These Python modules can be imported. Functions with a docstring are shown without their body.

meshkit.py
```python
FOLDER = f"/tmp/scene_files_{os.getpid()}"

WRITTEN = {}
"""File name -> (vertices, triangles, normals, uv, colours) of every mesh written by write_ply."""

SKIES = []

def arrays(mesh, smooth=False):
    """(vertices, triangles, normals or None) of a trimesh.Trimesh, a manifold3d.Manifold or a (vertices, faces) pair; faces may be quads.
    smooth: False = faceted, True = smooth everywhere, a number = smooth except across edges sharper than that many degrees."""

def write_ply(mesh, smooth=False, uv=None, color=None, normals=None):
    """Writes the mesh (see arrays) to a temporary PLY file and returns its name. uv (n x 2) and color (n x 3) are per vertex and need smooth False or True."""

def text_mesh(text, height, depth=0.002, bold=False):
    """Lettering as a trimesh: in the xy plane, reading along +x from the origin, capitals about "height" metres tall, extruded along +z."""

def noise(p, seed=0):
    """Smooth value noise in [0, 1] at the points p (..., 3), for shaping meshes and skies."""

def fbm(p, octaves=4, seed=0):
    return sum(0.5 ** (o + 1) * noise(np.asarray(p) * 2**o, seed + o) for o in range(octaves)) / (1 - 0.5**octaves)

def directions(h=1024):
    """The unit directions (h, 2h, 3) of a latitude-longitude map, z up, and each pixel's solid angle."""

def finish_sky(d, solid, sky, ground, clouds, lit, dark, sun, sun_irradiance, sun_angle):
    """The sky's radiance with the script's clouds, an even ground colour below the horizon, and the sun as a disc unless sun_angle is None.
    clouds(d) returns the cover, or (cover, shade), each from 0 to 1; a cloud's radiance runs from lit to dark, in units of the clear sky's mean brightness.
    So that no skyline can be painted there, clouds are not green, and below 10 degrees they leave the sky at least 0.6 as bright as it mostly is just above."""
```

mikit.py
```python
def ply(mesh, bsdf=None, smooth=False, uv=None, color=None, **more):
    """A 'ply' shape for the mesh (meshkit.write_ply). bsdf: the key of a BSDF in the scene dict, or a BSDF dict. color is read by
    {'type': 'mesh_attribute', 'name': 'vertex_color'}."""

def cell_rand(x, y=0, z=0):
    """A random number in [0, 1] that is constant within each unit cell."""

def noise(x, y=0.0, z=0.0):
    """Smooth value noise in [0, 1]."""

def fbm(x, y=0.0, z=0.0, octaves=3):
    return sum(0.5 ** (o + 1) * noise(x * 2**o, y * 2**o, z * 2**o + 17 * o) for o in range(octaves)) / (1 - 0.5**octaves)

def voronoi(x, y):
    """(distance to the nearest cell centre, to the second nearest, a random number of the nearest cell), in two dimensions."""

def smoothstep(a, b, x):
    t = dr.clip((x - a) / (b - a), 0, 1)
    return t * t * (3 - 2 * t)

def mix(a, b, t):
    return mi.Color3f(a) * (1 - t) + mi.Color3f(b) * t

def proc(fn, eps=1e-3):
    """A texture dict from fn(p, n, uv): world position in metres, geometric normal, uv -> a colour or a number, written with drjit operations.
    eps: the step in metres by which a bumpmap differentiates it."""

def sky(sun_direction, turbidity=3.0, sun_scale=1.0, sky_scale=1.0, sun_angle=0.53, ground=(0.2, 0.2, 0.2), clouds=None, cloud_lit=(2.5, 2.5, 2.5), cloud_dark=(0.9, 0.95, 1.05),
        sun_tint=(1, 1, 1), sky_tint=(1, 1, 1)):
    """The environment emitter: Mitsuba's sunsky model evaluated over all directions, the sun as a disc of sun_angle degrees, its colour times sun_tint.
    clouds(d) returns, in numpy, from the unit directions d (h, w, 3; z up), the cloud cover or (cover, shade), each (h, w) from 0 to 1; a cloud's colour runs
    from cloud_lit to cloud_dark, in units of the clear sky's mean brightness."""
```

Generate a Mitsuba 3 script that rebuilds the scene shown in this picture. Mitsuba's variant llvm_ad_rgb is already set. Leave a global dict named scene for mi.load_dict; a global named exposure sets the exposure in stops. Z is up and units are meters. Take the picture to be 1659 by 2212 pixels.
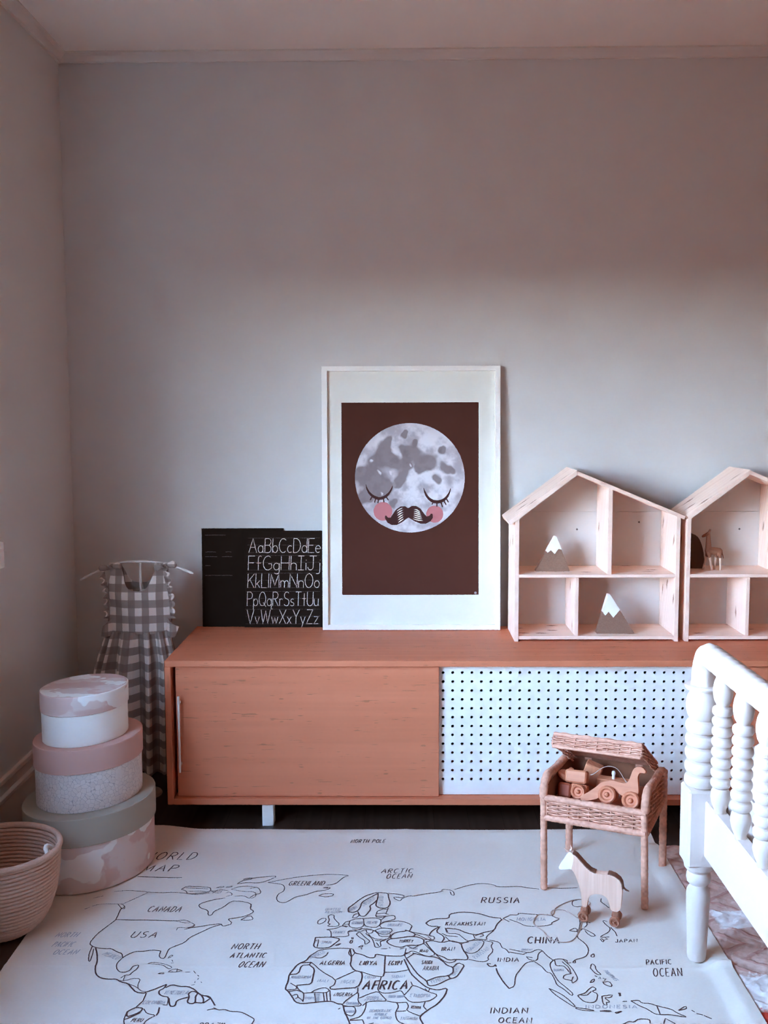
import math, random
import numpy as np, trimesh, mitsuba as mi, mikit
import drjit as dr
from shapely.geometry import Polygon, Point, LineString, box as sbox
from shapely.ops import unary_union
from mikit import noise, fbm, voronoi, cell_rand, smoothstep, mix
import meshkit
rng = random.Random(7)
T = mi.ScalarTransform4f
scene, labels = {}, {}

# ------------------------------------------------------------------ camera, sky, exposure
exposure = 8.68
SKY_TINT = (.945, 1.115, 1.29)
EYE = np.array([0.0, 0.0, 1.287])
pit, yaw, rol = np.radians([5.48, 0.81, -0.22])
fwd = np.array([-math.sin(yaw) * math.cos(pit), math.cos(yaw) * math.cos(pit), -math.sin(pit)])
rgt = np.array([math.cos(yaw), math.sin(yaw), 0.0])
upv = np.cross(rgt, fwd)
upv = -math.sin(rol) * rgt + math.cos(rol) * upv
scene['camera'] = {'type': 'perspective', 'fov': 2 * math.degrees(math.atan(829.5 / 2200.0)), 'fov_axis': 'x',
                   'to_world': T().look_at(origin=EYE.tolist(), target=(EYE + fwd).tolist(), up=upv.tolist())}
# a hazy sky, brightest near the horizon; the sun stands behind the house
scene['sky'] = mikit.sky((0.80, 0.25, 0.42), turbidity=6.0, sun_scale=0, sky_scale=1.0, ground=(.115, .047, .023), sky_tint=SKY_TINT)

# ------------------------------------------------------------------ materials
WARM = (1.03, .97, .86)                     # the paints, papers and woods of this room are all a little warm
def rgb(*c): return {'type': 'rgb', 'value': [min(.95, float(a) * w) for a, w in zip(c, WARM)]}
def warm(fn): return mikit.proc(lambda p, n, uv: fn(p, n, uv) * mi.Color3f(*WARM))
def two(b): return {'type': 'twosided', 'bsdf': b}
def matte(*c): return two({'type': 'diffuse', 'reflectance': rgb(*c)})
def soft(c, rough=.5, **k):
    return two({'type': 'principled', 'base_color': c if isinstance(c, dict) else rgb(*c), 'roughness': rough, **k})

def veneer(p, n, uv):
    g = fbm(uv.x * 2.2, uv.y * 60.0, 1.0, 3)
    f = noise(uv.x * 34, uv.y * 330, 3.0)
    big = noise(uv.x * 1.4, uv.y * 5.0, 9.0)
    c = mix((.50, .150, .076), (.61, .205, .112), g * .7 + big * .5)
    fleck = smoothstep(.80, .93, f) * smoothstep(.45, .7, noise(uv.x * 16, uv.y * 60, 5.0))
    return mix(c, (.33, .115, .055), fleck * .7)
def pine(p, n, uv):
    w = uv.y + .004 * noise(uv.x * 5, uv.y * 20, 2.0)
    g = noise(uv.x * 1.5, w * 170, 1.0) * .6 + noise(uv.x * 3, w * 420, 4.0) * .4
    c = mix((.76, .55, .47), (.85, .67, .60), g)
    d1, d2, r = voronoi(uv.x * 5.2 + 3.0, uv.y * 13.0 + 11.0)
    k = smoothstep(.17, .06, d1 + .06 * noise(uv.x * 90, uv.y * 90, 1.0)) * smoothstep(.35, .45, r)
    return mix(c, (.33, .14, .085), k * .85)
def toywood(p, n, uv):
    g = noise(uv.x * 12, uv.y * 160, 1.0) * .6 + noise(uv.x * 20, uv.y * 400, 4.0) * .4
    return mix((.57, .205, .105), (.67, .28, .16), g)
def palewood(p, n, uv):
    g = noise(uv.y * 9, uv.x * 190, 1.0) * .6 + noise(uv.y * 15, uv.x * 420, 4.0) * .4
    return mix((.66, .40, .30), (.76, .52, .42), g)
def cane(p, n, uv):
    g = noise(p.x * 160, p.y * 160, p.z * 160) * .5 + noise(p.x * 40, p.y * 40, p.z * 60) * .5
    return mix((.45, .19, .12), (.80, .455, .34), g)
def paper(p, n, uv):
    g = fbm(p.x * 3, p.y * 3, 1.0, 3)
    f = noise(p.x * 260, p.y * 260, 2.0)
    return mix((.655, .59, .545), (.715, .655, .61), g * .7 + f * .3)
def gingham(p, n, uv):
    def band(x):
        t = x - dr.floor(x)
        return smoothstep(.46, .50, t) * smoothstep(1.0, .96, t)
    a, b = band(uv.x), band(uv.y)
    w = .5 + .5 * noise(uv.x * 60, uv.y * 60, 1.0)
    lo, hi = mi.Color3f(.27, .205, .185), mi.Color3f(.80, .74, .74)
    s = .16 * (a + b) + .68 * a * b
    return (lo * (1 - s) + hi * s) * (.9 + .1 * w)
def cloudpaper(p, n, uv):
    q = fbm(uv.x * 10 + 3, uv.y * 13, 2.0, 4)
    q2 = fbm(uv.x * 13, uv.y * 15, 7.0, 4)
    c = mix((.55, .37, .345), (.66, .50, .48), q2)
    c = mix(c, (.66, .55, .54), smoothstep(.48, .56, q2))
    return mix(c, (.80, .78, .80), smoothstep(.555, .585, q))
def crackle(p, n, uv):
    d1, d2, r = voronoi(uv.x * 84, uv.y * 84)
    line = 1 - smoothstep(.0, .09, d2 - d1)
    line = line * smoothstep(.05, .3, noise(uv.x * 30, uv.y * 30, 3.0))
    c = mix((.62, .58, .59), (.68, .65, .67), r)
    return mix(c, (.30, .27, .28), line * .8)
def rope(p, n, uv):
    g = noise(uv.x * 9, uv.y * 3, 1.0)
    h = noise(p.x * 300, p.y * 300, p.z * 300)
    return mix((.50, .33, .27), (.66, .47, .40), g * .5 + h * .5)
def moonface(p, n, uv):
    x, y = uv.x, uv.y                       # thousandths of the print
    wx = x + .22 * (fbm(x * 4.5, y * 4.5, 1.0, 4) - .5)
    wy = y + .20 * (fbm(x * 4.5, y * 4.5, 5.0, 4) - .5)
    m = mi.Float(0)
    for cx, cy, r in ((.54, .67, .10), (.46, .78, .12), (.60, .75, .08), (.79, .68, .085), (.91, .79, .10), (.85, .83, .06),
                      (1.045, .705, .048), (1.06, .85, .06), (.375, .92, .10), (.43, 1.02, .09), (.65, 1.09, .065), (.54, .98, .09),
                      (.66, .88, .07), (.72, .79, .06), (.98, .95, .040), (.61, .60, .05), (.73, .55, .045), (.83, .60, .035), (.36, 1.08, .05)):
        d2 = (dr.square(wx - cx) + dr.square(wy - cy)) / (r * r)
        m = m + dr.exp(-d2 * 1.6)
    t = fbm(x * 14, y * 14, 3.0, 4)
    m = smoothstep(.24, .62, m + .60 * (t - .5))
    edge = smoothstep(.36, .44, dr.sqrt(dr.square(x - .755) + dr.square(y - .925)))
    c = mix((.42, .38, .43), (.72, .70, .78), smoothstep(.25, .7, t) * (1 - .35 * edge))
    c = mix(c, (.17, .12, .125), m * (.78 + .3 * (t - .5)))
    for cx, cy, r in ((.547, .87, .025), (.395, .81, .02), (.75, .785, .016), (.52, 1.02, .02), (.45, .92, .02)):
        d = dr.sqrt(dr.square(wx - cx) + dr.square(wy - cy))
        c = mix(c, (.72, .70, .78), smoothstep(r, r * .3, d) * .8)
    return c
def rugpile(p, n, uv):
    h = fbm(p.x * 90, p.y * 90, 1.0, 3)
    c = mix((.46, .29, .25), (.63, .46, .42), h)
    zz = dr.abs((p.y * 7.0 - dr.floor(p.y * 7.0)) - .5) * 2
    s = (p.x + .10 * zz) * 13.0
    s = s - dr.floor(s)
    c = mix(c, (.40, .19, .16), smoothstep(.62, .7, s) * smoothstep(.95, .87, s) * .65)
    w = dr.maximum(smoothstep(.055, .045, dr.abs(p.y - 2.47) + .02 * (h - .5)) * smoothstep(.80, .815, p.x + .015 * h),
                   smoothstep(.075, .06, dr.abs(p.y - 2.15) + .05 * (h - .5)))
    c = mix(c, mix((.66, .60, .60), (.80, .77, .79), h), w)
    return mix(c, (.52, .06, .04), smoothstep(.012, .0, p.y - 2.075 + .03 * (h - .5)) * smoothstep(1.98, 2.0, p.y))
def planks(p, n, uv):
    k = dr.floor(p.x / .11)
    e = p.x / .11 - k
    g = noise(p.x * 90, p.y * 3, k)
    c = mix((.030, .016, .010), (.050, .027, .018), g * .6 + cell_rand(k) * .4)
    return mix(c, (.02, .012, .008), smoothstep(.02, .0, e))
def felt(p, n, uv):
    h = noise(p.x * 400, p.y * 400, p.z * 400)
    return mix((.225, .125, .092), (.28, .165, .125), h)

scene['wall_paint'] = matte(.645, .635, .65)
scene['ceiling_paint'] = matte(.88, .80, .78)
scene['trim_paint'] = soft((.66, .60, .58), .5)
scene['unseen_paint'] = matte(.32, .115, .055)
scene['plank_wood'] = soft(warm(planks), .45)
scene['veneer'] = soft(warm(veneer), .55, specular=.2)
scene['pine'] = soft(warm(pine), .6, specular=.2)
scene['toy_wood'] = soft(warm(toywood), .5, specular=.25)
scene['pale_wood'] = soft(warm(palewood), .55, specular=.25)
scene['cane'] = soft(warm(cane), .55, specular=.25)
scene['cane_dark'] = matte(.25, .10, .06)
scene['map_paper'] = two({'type': 'diffuse', 'reflectance': warm(paper)})
scene['gingham'] = two({'type': 'diffuse', 'reflectance': warm(gingham)})
scene['cloud_paper'] = two({'type': 'diffuse', 'reflectance': warm(cloudpaper)})
scene['crackle_paper'] = two({'type': 'diffuse', 'reflectance': warm(crackle)})
scene['rope'] = two({'type': 'diffuse', 'reflectance': warm(rope)})
scene['moon_print'] = two({'type': 'diffuse', 'reflectance': warm(moonface)})
scene['rug_pile'] = two({'type': 'diffuse', 'reflectance': warm(rugpile)})
scene['felt'] = two({'type': 'diffuse', 'reflectance': warm(felt)})
scene['bed_paint'] = soft((.60, .52, .50), .38, specular=.25)
scene['white_gloss'] = soft((.86, .86, .87), .3)
scene['white_matte'] = soft((.80, .80, .81), .6)
scene['mat_board'] = matte(.77, .77, .74)
scene['peg_white'] = soft((.76, .76, .77), .5)
scene['hdf_white'] = matte(.64, .59, .59)
scene['cotton_white'] = matte(.66, .58, .57)
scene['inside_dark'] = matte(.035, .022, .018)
scene['ink'] = matte(.075, .04, .038)
scene['pencil'] = matte(.36, .33, .35)
scene['chalk'] = matte(.70, .64, .66)
scene['chalk_faint'] = matte(.12, .10, .10)
scene['slate'] = matte(.020, .013, .010)
scene['art_brown'] = matte(.080, .030, .023)
scene['cheek_pink'] = matte(.52, .19, .21)
scene['moustache_ink'] = matte(.060, .026, .026)
scene['pink_card'] = matte(.58, .36, .33)
scene['white_card'] = matte(.82, .82, .83)
scene['green_card'] = matte(.38, .345, .30)
scene['mane_brown'] = soft((.17, .075, .045), .6)
scene['wheel_brown'] = soft((.34, .14, .085), .5)
scene['red_wood'] = soft((.42, .105, .055), .5, specular=.2)
scene['string'] = matte(.48, .36, .32)
scene['giraffe_tan'] = soft((.30, .125, .075), .55, specular=.2)
scene['giraffe_cream'] = soft((.66, .50, .44), .5)
scene['dark_brown'] = soft((.085, .04, .02), .6)
scene['steel_white'] = soft((.66, .64, .66), .35)
scene['screw_dark'] = soft((.12, .09, .09), .4)
scene['toy_wheel'] = soft((.58, .205, .11), .5, specular=.25)

# ------------------------------------------------------------------ mesh helpers
def cat(ms): return trimesh.util.concatenate(ms)
def tm(v, f): return trimesh.Trimesh(np.asarray(v, float), np.asarray(f, int), process=False)
def cham(a, b, c=.0015):
    """a box between two corners with its edges chamfered"""
    a, b = np.minimum(a, b).astype(float), np.maximum(a, b).astype(float)
    c = min(c, .45 * float((b - a).min()))
    pts = []
    for i in (0, 1):
        for j in (0, 1):
            for k in (0, 1):
                s = np.array([i, j, k]); p = np.where(s == 1, b, a); d = np.where(s == 1, -c, c)
                for ax in range(3):
                    q = p + d; q[ax] = p[ax]; pts.append(q)
    return trimesh.Trimesh(np.array(pts)).convex_hull
def grain(m, ax, off=0.0):
    """uv with u along the grain axis"""
    v = np.array(m.vertices); o = [i for i in range(3) if i != ax]
    return np.stack([v[:, ax] + off, v[:, o[0]] + v[:, o[1]] + off * 1.7], 1)
def ext(poly, h): 
    return trimesh.creation.extrude_polygon(poly, h, engine='earcut')
def frame_xf(m, O, ex, ey, ez):
    M = np.eye(4); M[:3, 0], M[:3, 1], M[:3, 2], M[:3, 3] = ex, ey, ez, O
    m = m.copy(); m.apply_transform(M); return m
def upright(poly, y0, y1):
    """a polygon in (x, z) given thickness from y0 to y1"""
    m = ext(poly, y1 - y0); v = np.array(m.vertices)
    return tm(np.stack([v[:, 0], y0 + v[:, 2], v[:, 1]], 1), m.faces[:, ::-1])
def lathe(prof, n=32, at=(0, 0, 0)):
    prof = np.asarray(prof, float); a = np.arange(n) * 2 * np.pi / n
    v = np.stack([prof[:, None, 0] * np.cos(a), prof[:, None, 0] * np.sin(a), np.broadcast_to(prof[:, None, 1], (len(prof), n))], -1).reshape(-1, 3)
    f = []
    for i in range(len(prof) - 1):
        for j in range(n):
            k = (j + 1) % n
            f += [[i * n + j, i * n + k, (i + 1) * n + k], [i * n + j, (i + 1) * n + k, (i + 1) * n + j]]
    c0, c1 = len(v), len(v) + 1
    v = np.vstack([v, [[0, 0, prof[0, 1]]], [[0, 0, prof[-1, 1]]]])
    L = (len(prof) - 1) * n
    for j in range(n):
        k = (j + 1) % n
        f += [[c0, k, j], [c1, L + j, L + k]]
    return tm(v + np.asarray(at, float), f)
def tube(pts, rad, sides=8, closed=False, cap=True, twist=None):
    """a round bar along a polyline; twist(s, angle) may modulate the radius"""
    p = np.asarray(pts, float); n = len(p)
    if closed: t = np.roll(p, -1, 0) - np.roll(p, 1, 0)
    else: t = np.gradient(p, axis=0)
    t /= np.linalg.norm(t, axis=1, keepdims=True) + 1e-12
    a = np.cross(t[0], [0, 0, 1.0]); 
    if np.linalg.norm(a) < .1: a = np.cross(t[0], [1.0, 0, 0])
    A = []
    for i in range(n):
        a = a - t[i] * np.dot(a, t[i]); a /= np.linalg.norm(a); A.append(a)
    A = np.array(A); Bn = np.cross(t, A); ang = np.arange(sides) * 2 * np.pi / sides
    r = np.broadcast_to(np.asarray(rad, float), (n,))[:, None] * np.ones((1, sides))
    if twist is not None:
        s = np.concatenate([[0], np.cumsum(np.linalg.norm(np.diff(p, axis=0), axis=1))])
        r = r * twist(s[:, None], ang[None, :])
    v = p[:, None] + r[..., None] * (np.cos(ang)[None, :, None] * A[:, None] + np.sin(ang)[None, :, None] * Bn[:, None])
    f = []
    for i in range(n if closed else n - 1):
        i2 = (i + 1) % n
        for j in range(sides):
            k = (j + 1) % sides
            f += [[i * sides + j, i * sides + k, i2 * sides + k], [i * sides + j, i2 * sides + k, i2 * sides + j]]
    v = v.reshape(-1, 3)
    if cap and not closed:
        c0, c1 = len(v), len(v) + 1
        v = np.vstack([v, p[:1], p[-1:]])
        for j in range(sides):
            k = (j + 1) % sides
            f += [[c0, k, j], [c1, (n - 1) * sides + j, (n - 1) * sides + k]]
    return tm(v, f)
def spline(pts, n=40, closed=False):
    from scipy.interpolate import splprep, splev
    p = np.asarray(pts, float)
    if closed: p = np.vstack([p, p[:1]])
    tck, _ = splprep(p.T, s=0, per=closed, k=min(3, len(p) - 1))
    u = np.linspace(0, 1, n, endpoint=not closed)
    return np.array(splev(u, tck)).T
def grid(fn, nu, nv, wrap=False):
    """a sheet from fn(u, v) -> (x, y, z) arrays, with its uv"""
    u, v = np.meshgrid(np.linspace(0, 1, nu), np.linspace(0, 1, nv))
    p = np.stack(fn(u, v), -1).reshape(-1, 3); f = []
    for j in range(nv - 1):
        for i in range(nu - 1):
            a = j * nu + i
            f += [[a, a + 1, a + nu + 1], [a, a + nu + 1, a + nu]]
    return tm(p, f)
def ribbon(pts, w, lift):
    """a flat pen stroke along points (x, y); lift(x, y) gives its height"""
    p = np.asarray(pts, float); keep = [0] + [i for i in range(1, len(p)) if np.linalg.norm(p[i] - p[i - 1]) > 1e-6]
    p = p[keep]
    if len(p) < 2: return None
    q = [p[0]]
    for a, b in zip(p[:-1], p[1:]):
        k = max(1, int(np.ceil(np.linalg.norm(b - a) / .02)))
        q += [a + (b - a) * (i + 1) / k for i in range(k)]
    p = np.array(q); d = np.diff(p, axis=0); d /= np.linalg.norm(d, axis=1, keepdims=True)
    nrm = np.stack([-d[:, 1], d[:, 0]], 1)
    m = np.vstack([nrm[:1], nrm[:-1] + nrm[1:], nrm[-1:]]); ln = np.linalg.norm(m, axis=1, keepdims=True)
    m = np.where(ln > .3, m / np.maximum(ln, .3), np.vstack([nrm, nrm[-1:]]))
    L, R = p + m * w / 2, p - m * w / 2
    xy = np.stack([L, R], 1).reshape(-1, 2)
    z = lift(xy[:, 0], xy[:, 1]); f = []
    for i in range(len(p) - 1):
        a = 2 * i; f += [[a, a + 1, a + 3], [a, a + 3, a + 2]]
    return tm(np.column_stack([xy, z]), f)
def chaikin(pts, n=2):
    p = np.asarray(pts, float)
    for _ in range(n):
        q = np.roll(p, -1, 0); p = np.stack([.75 * p + .25 * q, .25 * p + .75 * q], 1).reshape(-1, 2)
    return p
def rounded(poly, r=.002): return poly.buffer(r).buffer(-2 * r).buffer(r)

# ------------------------------------------------------------------ scene helpers
def num(key):
    if key not in scene and key not in labels and not any(k.startswith(key + '__') for k in scene): return key
    i = 1
    while f'{key}_{i:03d}' in scene or f'{key}_{i:03d}' in labels or any(k.startswith(f'{key}_{i:03d}__') for k in scene): i += 1
    return f'{key}_{i:03d}'
def thing(name, label, category, group=None):
    k = num(name); labels[k] = {'label': label, 'category': category}
    if group: labels[k]['group'] = group
    return k
def one(name, mesh, mat, label, category, smooth=False, uv=None, group=None, kind=None):
    k = thing(name, label, category, group)
    if kind: labels[k]['kind'] = kind
    scene[k] = mikit.ply(mesh, mat, smooth=smooth, uv=uv); return k
def part(root, name, mesh, mat, smooth=False, uv=None, label=None, kind=None):
    k = num(root + '__' + name); scene[k] = mikit.ply(mesh, mat, smooth=smooth, uv=uv)
    if label or kind:
        labels[k] = {}
        if label: labels[k]['label'] = label
        if kind: labels[k]['kind'] = kind
    return k
def struct(name, mesh, mat, smooth=False, uv=None):
    scene[name] = mikit.ply(mesh, mat, smooth=smooth, uv=uv); labels[name] = {'kind': 'structure'}
    return name

# ------------------------------------------------------------------ stroke lettering
def arc(cx, cy, rx, ry, a0, a1, n=9):
    a = np.radians(np.linspace(a0, a1, n)); return [(cx + rx * math.cos(t), cy + ry * math.sin(t)) for t in a]
G = {
 'A': (.62, [[(0, 0), (.31, 1), (.62, 0)], [(.12, .38), (.5, .38)]]),
 'B': (.5, [[(0, 0), (0, 1)], [(0, 1), *arc(.25, .76, .22, .24, 90, -90), (0, .52)], [(0, .52), *arc(.25, .26, .25, .26, 90, -90), (0, 0)]]),
 'C': (.55, [arc(.32, .5, .32, .5, 50, 310, 13)]),
 'D': (.55, [[(0, 0), (0, 1), *arc(.15, .5, .4, .5, 90, -90, 11), (0, 0)]]),
 'E': (.45, [[(.45, 1), (0, 1), (0, 0), (.45, 0)], [(0, .52), (.38, .52)]]),
 'F': (.45, [[(.45, 1), (0, 1), (0, 0)], [(0, .52), (.38, .52)]]),
 'G': (.6, [[*arc(.32, .5, .32, .5, 55, 300, 13), (.58, .15), (.58, .45), (.36, .45)]]),
 'H': (.55, [[(0, 0), (0, 1)], [(.55, 0), (.55, 1)], [(0, .5), (.55, .5)]]),
 'I': (.04, [[(.02, 0), (.02, 1)]]),
 'J': (.4, [[(.4, 1), (.4, .2), *arc(.2, .2, .2, .2, 0, -180, 7)]]),
 'K': (.5, [[(0, 0), (0, 1)], [(.5, 1), (0, .42)], [(.15, .58), (.5, 0)]]),
 'L': (.42, [[(0, 1), (0, 0), (.42, 0)]]),
 'M': (.7, [[(0, 0), (.05, 1), (.35, .15), (.65, 1), (.7, 0)]]),
 'N': (.58, [[(0, 0), (0, 1), (.58, 0), (.58, 1)]]),
 'O': (.62, [arc(.31, .5, .31, .5, 90, 450, 15)]),
 'P': (.48, [[(0, 0), (0, 1), *arc(.22, .75, .26, .25, 90, -90), (0, .5)]]),
 'Q': (.64, [arc(.31, .5, .31, .5, 90, 450, 15), [(.38, .25), (.64, -.05)]]),
 'R': (.52, [[(0, 0), (0, 1), *arc(.22, .75, .26, .25, 90, -90), (0, .5)], [(.18, .5), (.52, 0)]]),
 'S': (.5, [[*arc(.26, .75, .23, .25, 40, 250, 9), *arc(.24, .25, .25, .25, 80, -150, 10)]]),
 'T': (.55, [[(0, 1), (.55, 1)], [(.275, 1), (.275, 0)]]),
 'U': (.55, [[(0, 1), (0, .27), *arc(.275, .27, .275, .27, 180, 360, 9), (.55, 1)]]),
 'V': (.58, [[(0, 1), (.29, 0), (.58, 1)]]),
 'W': (.8, [[(0, 1), (.2, 0), (.4, .95), (.6, 0), (.8, 1)]]),
 'X': (.55, [[(0, 1), (.55, 0)], [(.55, 1), (0, 0)]]),
 'Y': (.55, [[(0, 1), (.28, .5)], [(.55, 1), (.28, .5), (.28, 0)]]),
 'Z': (.52, [[(0, 1), (.52, 1), (0, 0), (.52, 0)]]),
 ' ': (.3, []),
 'a': (.42, [arc(.2, .25, .2, .25, 60, 420, 13), [(.38, .5), (.38, .06), (.44, 0)]]),
 'b': (.4, [[(0, 1), (0, 0)], arc(.2, .25, .2, .25, 160, -160, 12)]),
 'c': (.36, [arc(.2, .25, .2, .25, 50, 310, 11)]),
 'd': (.4, [arc(.2, .25, .2, .25, 20, 340, 12), [(.4, 1), (.4, 0)]]),
 'e': (.4, [[(.02, .27), (.4, .27), *arc(.2, .25, .2, .25, 5, 310, 12)]]),
 'f': (.34, [[*arc(.24, .82, .12, .18, 40, 180, 6), (.12, 0)], [(0, .5), (.3, .5)]]),
 'g': (.4, [arc(.2, .25, .2, .25, 60, 420, 13), [(.4, .5), (.4, -.1), *arc(.22, -.1, .18, .18, 0, -150, 7)]]),
 'h': (.38, [[(0, 1), (0, 0)], [(0, .3), *arc(.19, .32, .19, .18, 180, 0, 7), (.38, 0)]]),
 'i': (.04, [[(.02, .5), (.02, 0)], [(.02, .68), (.02, .73)]]),
 'j': (.2, [[(.2, .5), (.2, -.12), *arc(.05, -.12, .15, .16, 0, -130, 6)], [(.2, .68), (.2, .73)]]),
 'k': (.34, [[(0, 1), (0, 0)], [(.32, .5), (0, .2)], [(.1, .3), (.34, 0)]]),
 'l': (.04, [[(.02, 1), (.02, 0)]]),
 'm': (.6, [[(0, 0), (0, .5)], [(0, .32), *arc(.15, .34, .15, .16, 180, 0, 7), (.3, 0)], [(.3, .32), *arc(.45, .34, .15, .16, 180, 0, 7), (.6, 0)]]),
 'n': (.38, [[(0, 0), (0, .5)], [(0, .3), *arc(.19, .32, .19, .18, 180, 0, 7), (.38, 0)]]),
 'o': (.4, [arc(.2, .25, .2, .25, 90, 450, 13)]),
 'p': (.4, [[(0, .5), (0, -.26)], arc(.2, .25, .2, .25, 160, -160, 12)]),
 'q': (.42, [arc(.2, .25, .2, .25, 20, 340, 12), [(.4, .5), (.4, -.2), (.48, -.24), (.54, -.18)]]),
 'r': (.28, [[(0, .5), (0, 0)], [(0, .3), *arc(.15, .32, .15, .18, 180, 40, 6)]]),
 's': (.34, [[*arc(.18, .375, .15, .125, 40, 250, 8), *arc(.16, .125, .17, .125, 80, -150, 9)]]),
 't': (.32, [[(.16, .9), (.16, 0)], [(0, .52), (.32, .52)]]),
 'u': (.42, [[(0, .5), (0, .18), *arc(.19, .18, .19, .18, 180, 360, 7), (.38, .5)], [(.38, .5), (.38, .05), (.44, 0)]]),
 'v': (.36, [[(0, .5), (.18, 0), (.36, .5)]]),
 'w': (.54, [[(0, .5), (.135, 0), (.27, .48), (.405, 0), (.54, .5)]]),
 'x': (.34, [[(0, .5), (.34, 0)], [(.34, .5), (0, 0)]]),
 'y': (.38, [[(0, .5), (.19, .02)], [(.38, .5), (.1, -.28)]]),
 'z': (.36, [[(0, .5), (.36, .5), (0, 0), (.36, 0)]]),
}
SERIF_I = (.4, [[(.2, 0), (.2, 1)], [(0, 1), (.4, 1)], [(0, 0), (.4, 0)]])
SERIF_J = (.5, [[(.36, 1), (.36, .2), *arc(.18, .2, .18, .2, 0, -180, 7)], [(.1, 1), (.56, 1)]])
def write(text, p0, p1, h, w, lift, slant=0.0, gap=.26, font=G):
    """strokes of a text whose baseline runs from p0 to p1"""
    p0, p1 = np.asarray(p0, float), np.asarray(p1, float); L = np.linalg.norm(p1 - p0)
    ex = (p1 - p0) / L; ey = np.array([-ex[1], ex[0]])
    x, strokes = 0.0, []
    for ch in text:
        gw, st = font[ch]
        for s in st: strokes.append([(a + x, b) for a, b in s])
        x += gw + gap
    sx = L / (x - gap); out = []
    for s in strokes:
        q = [p0 + ex * (a * sx + slant * b * h) + ey * (b * h) for a, b in s]
        m = ribbon(q, w, lift)
        if m is not None: out.append(m)
    return out

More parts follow.
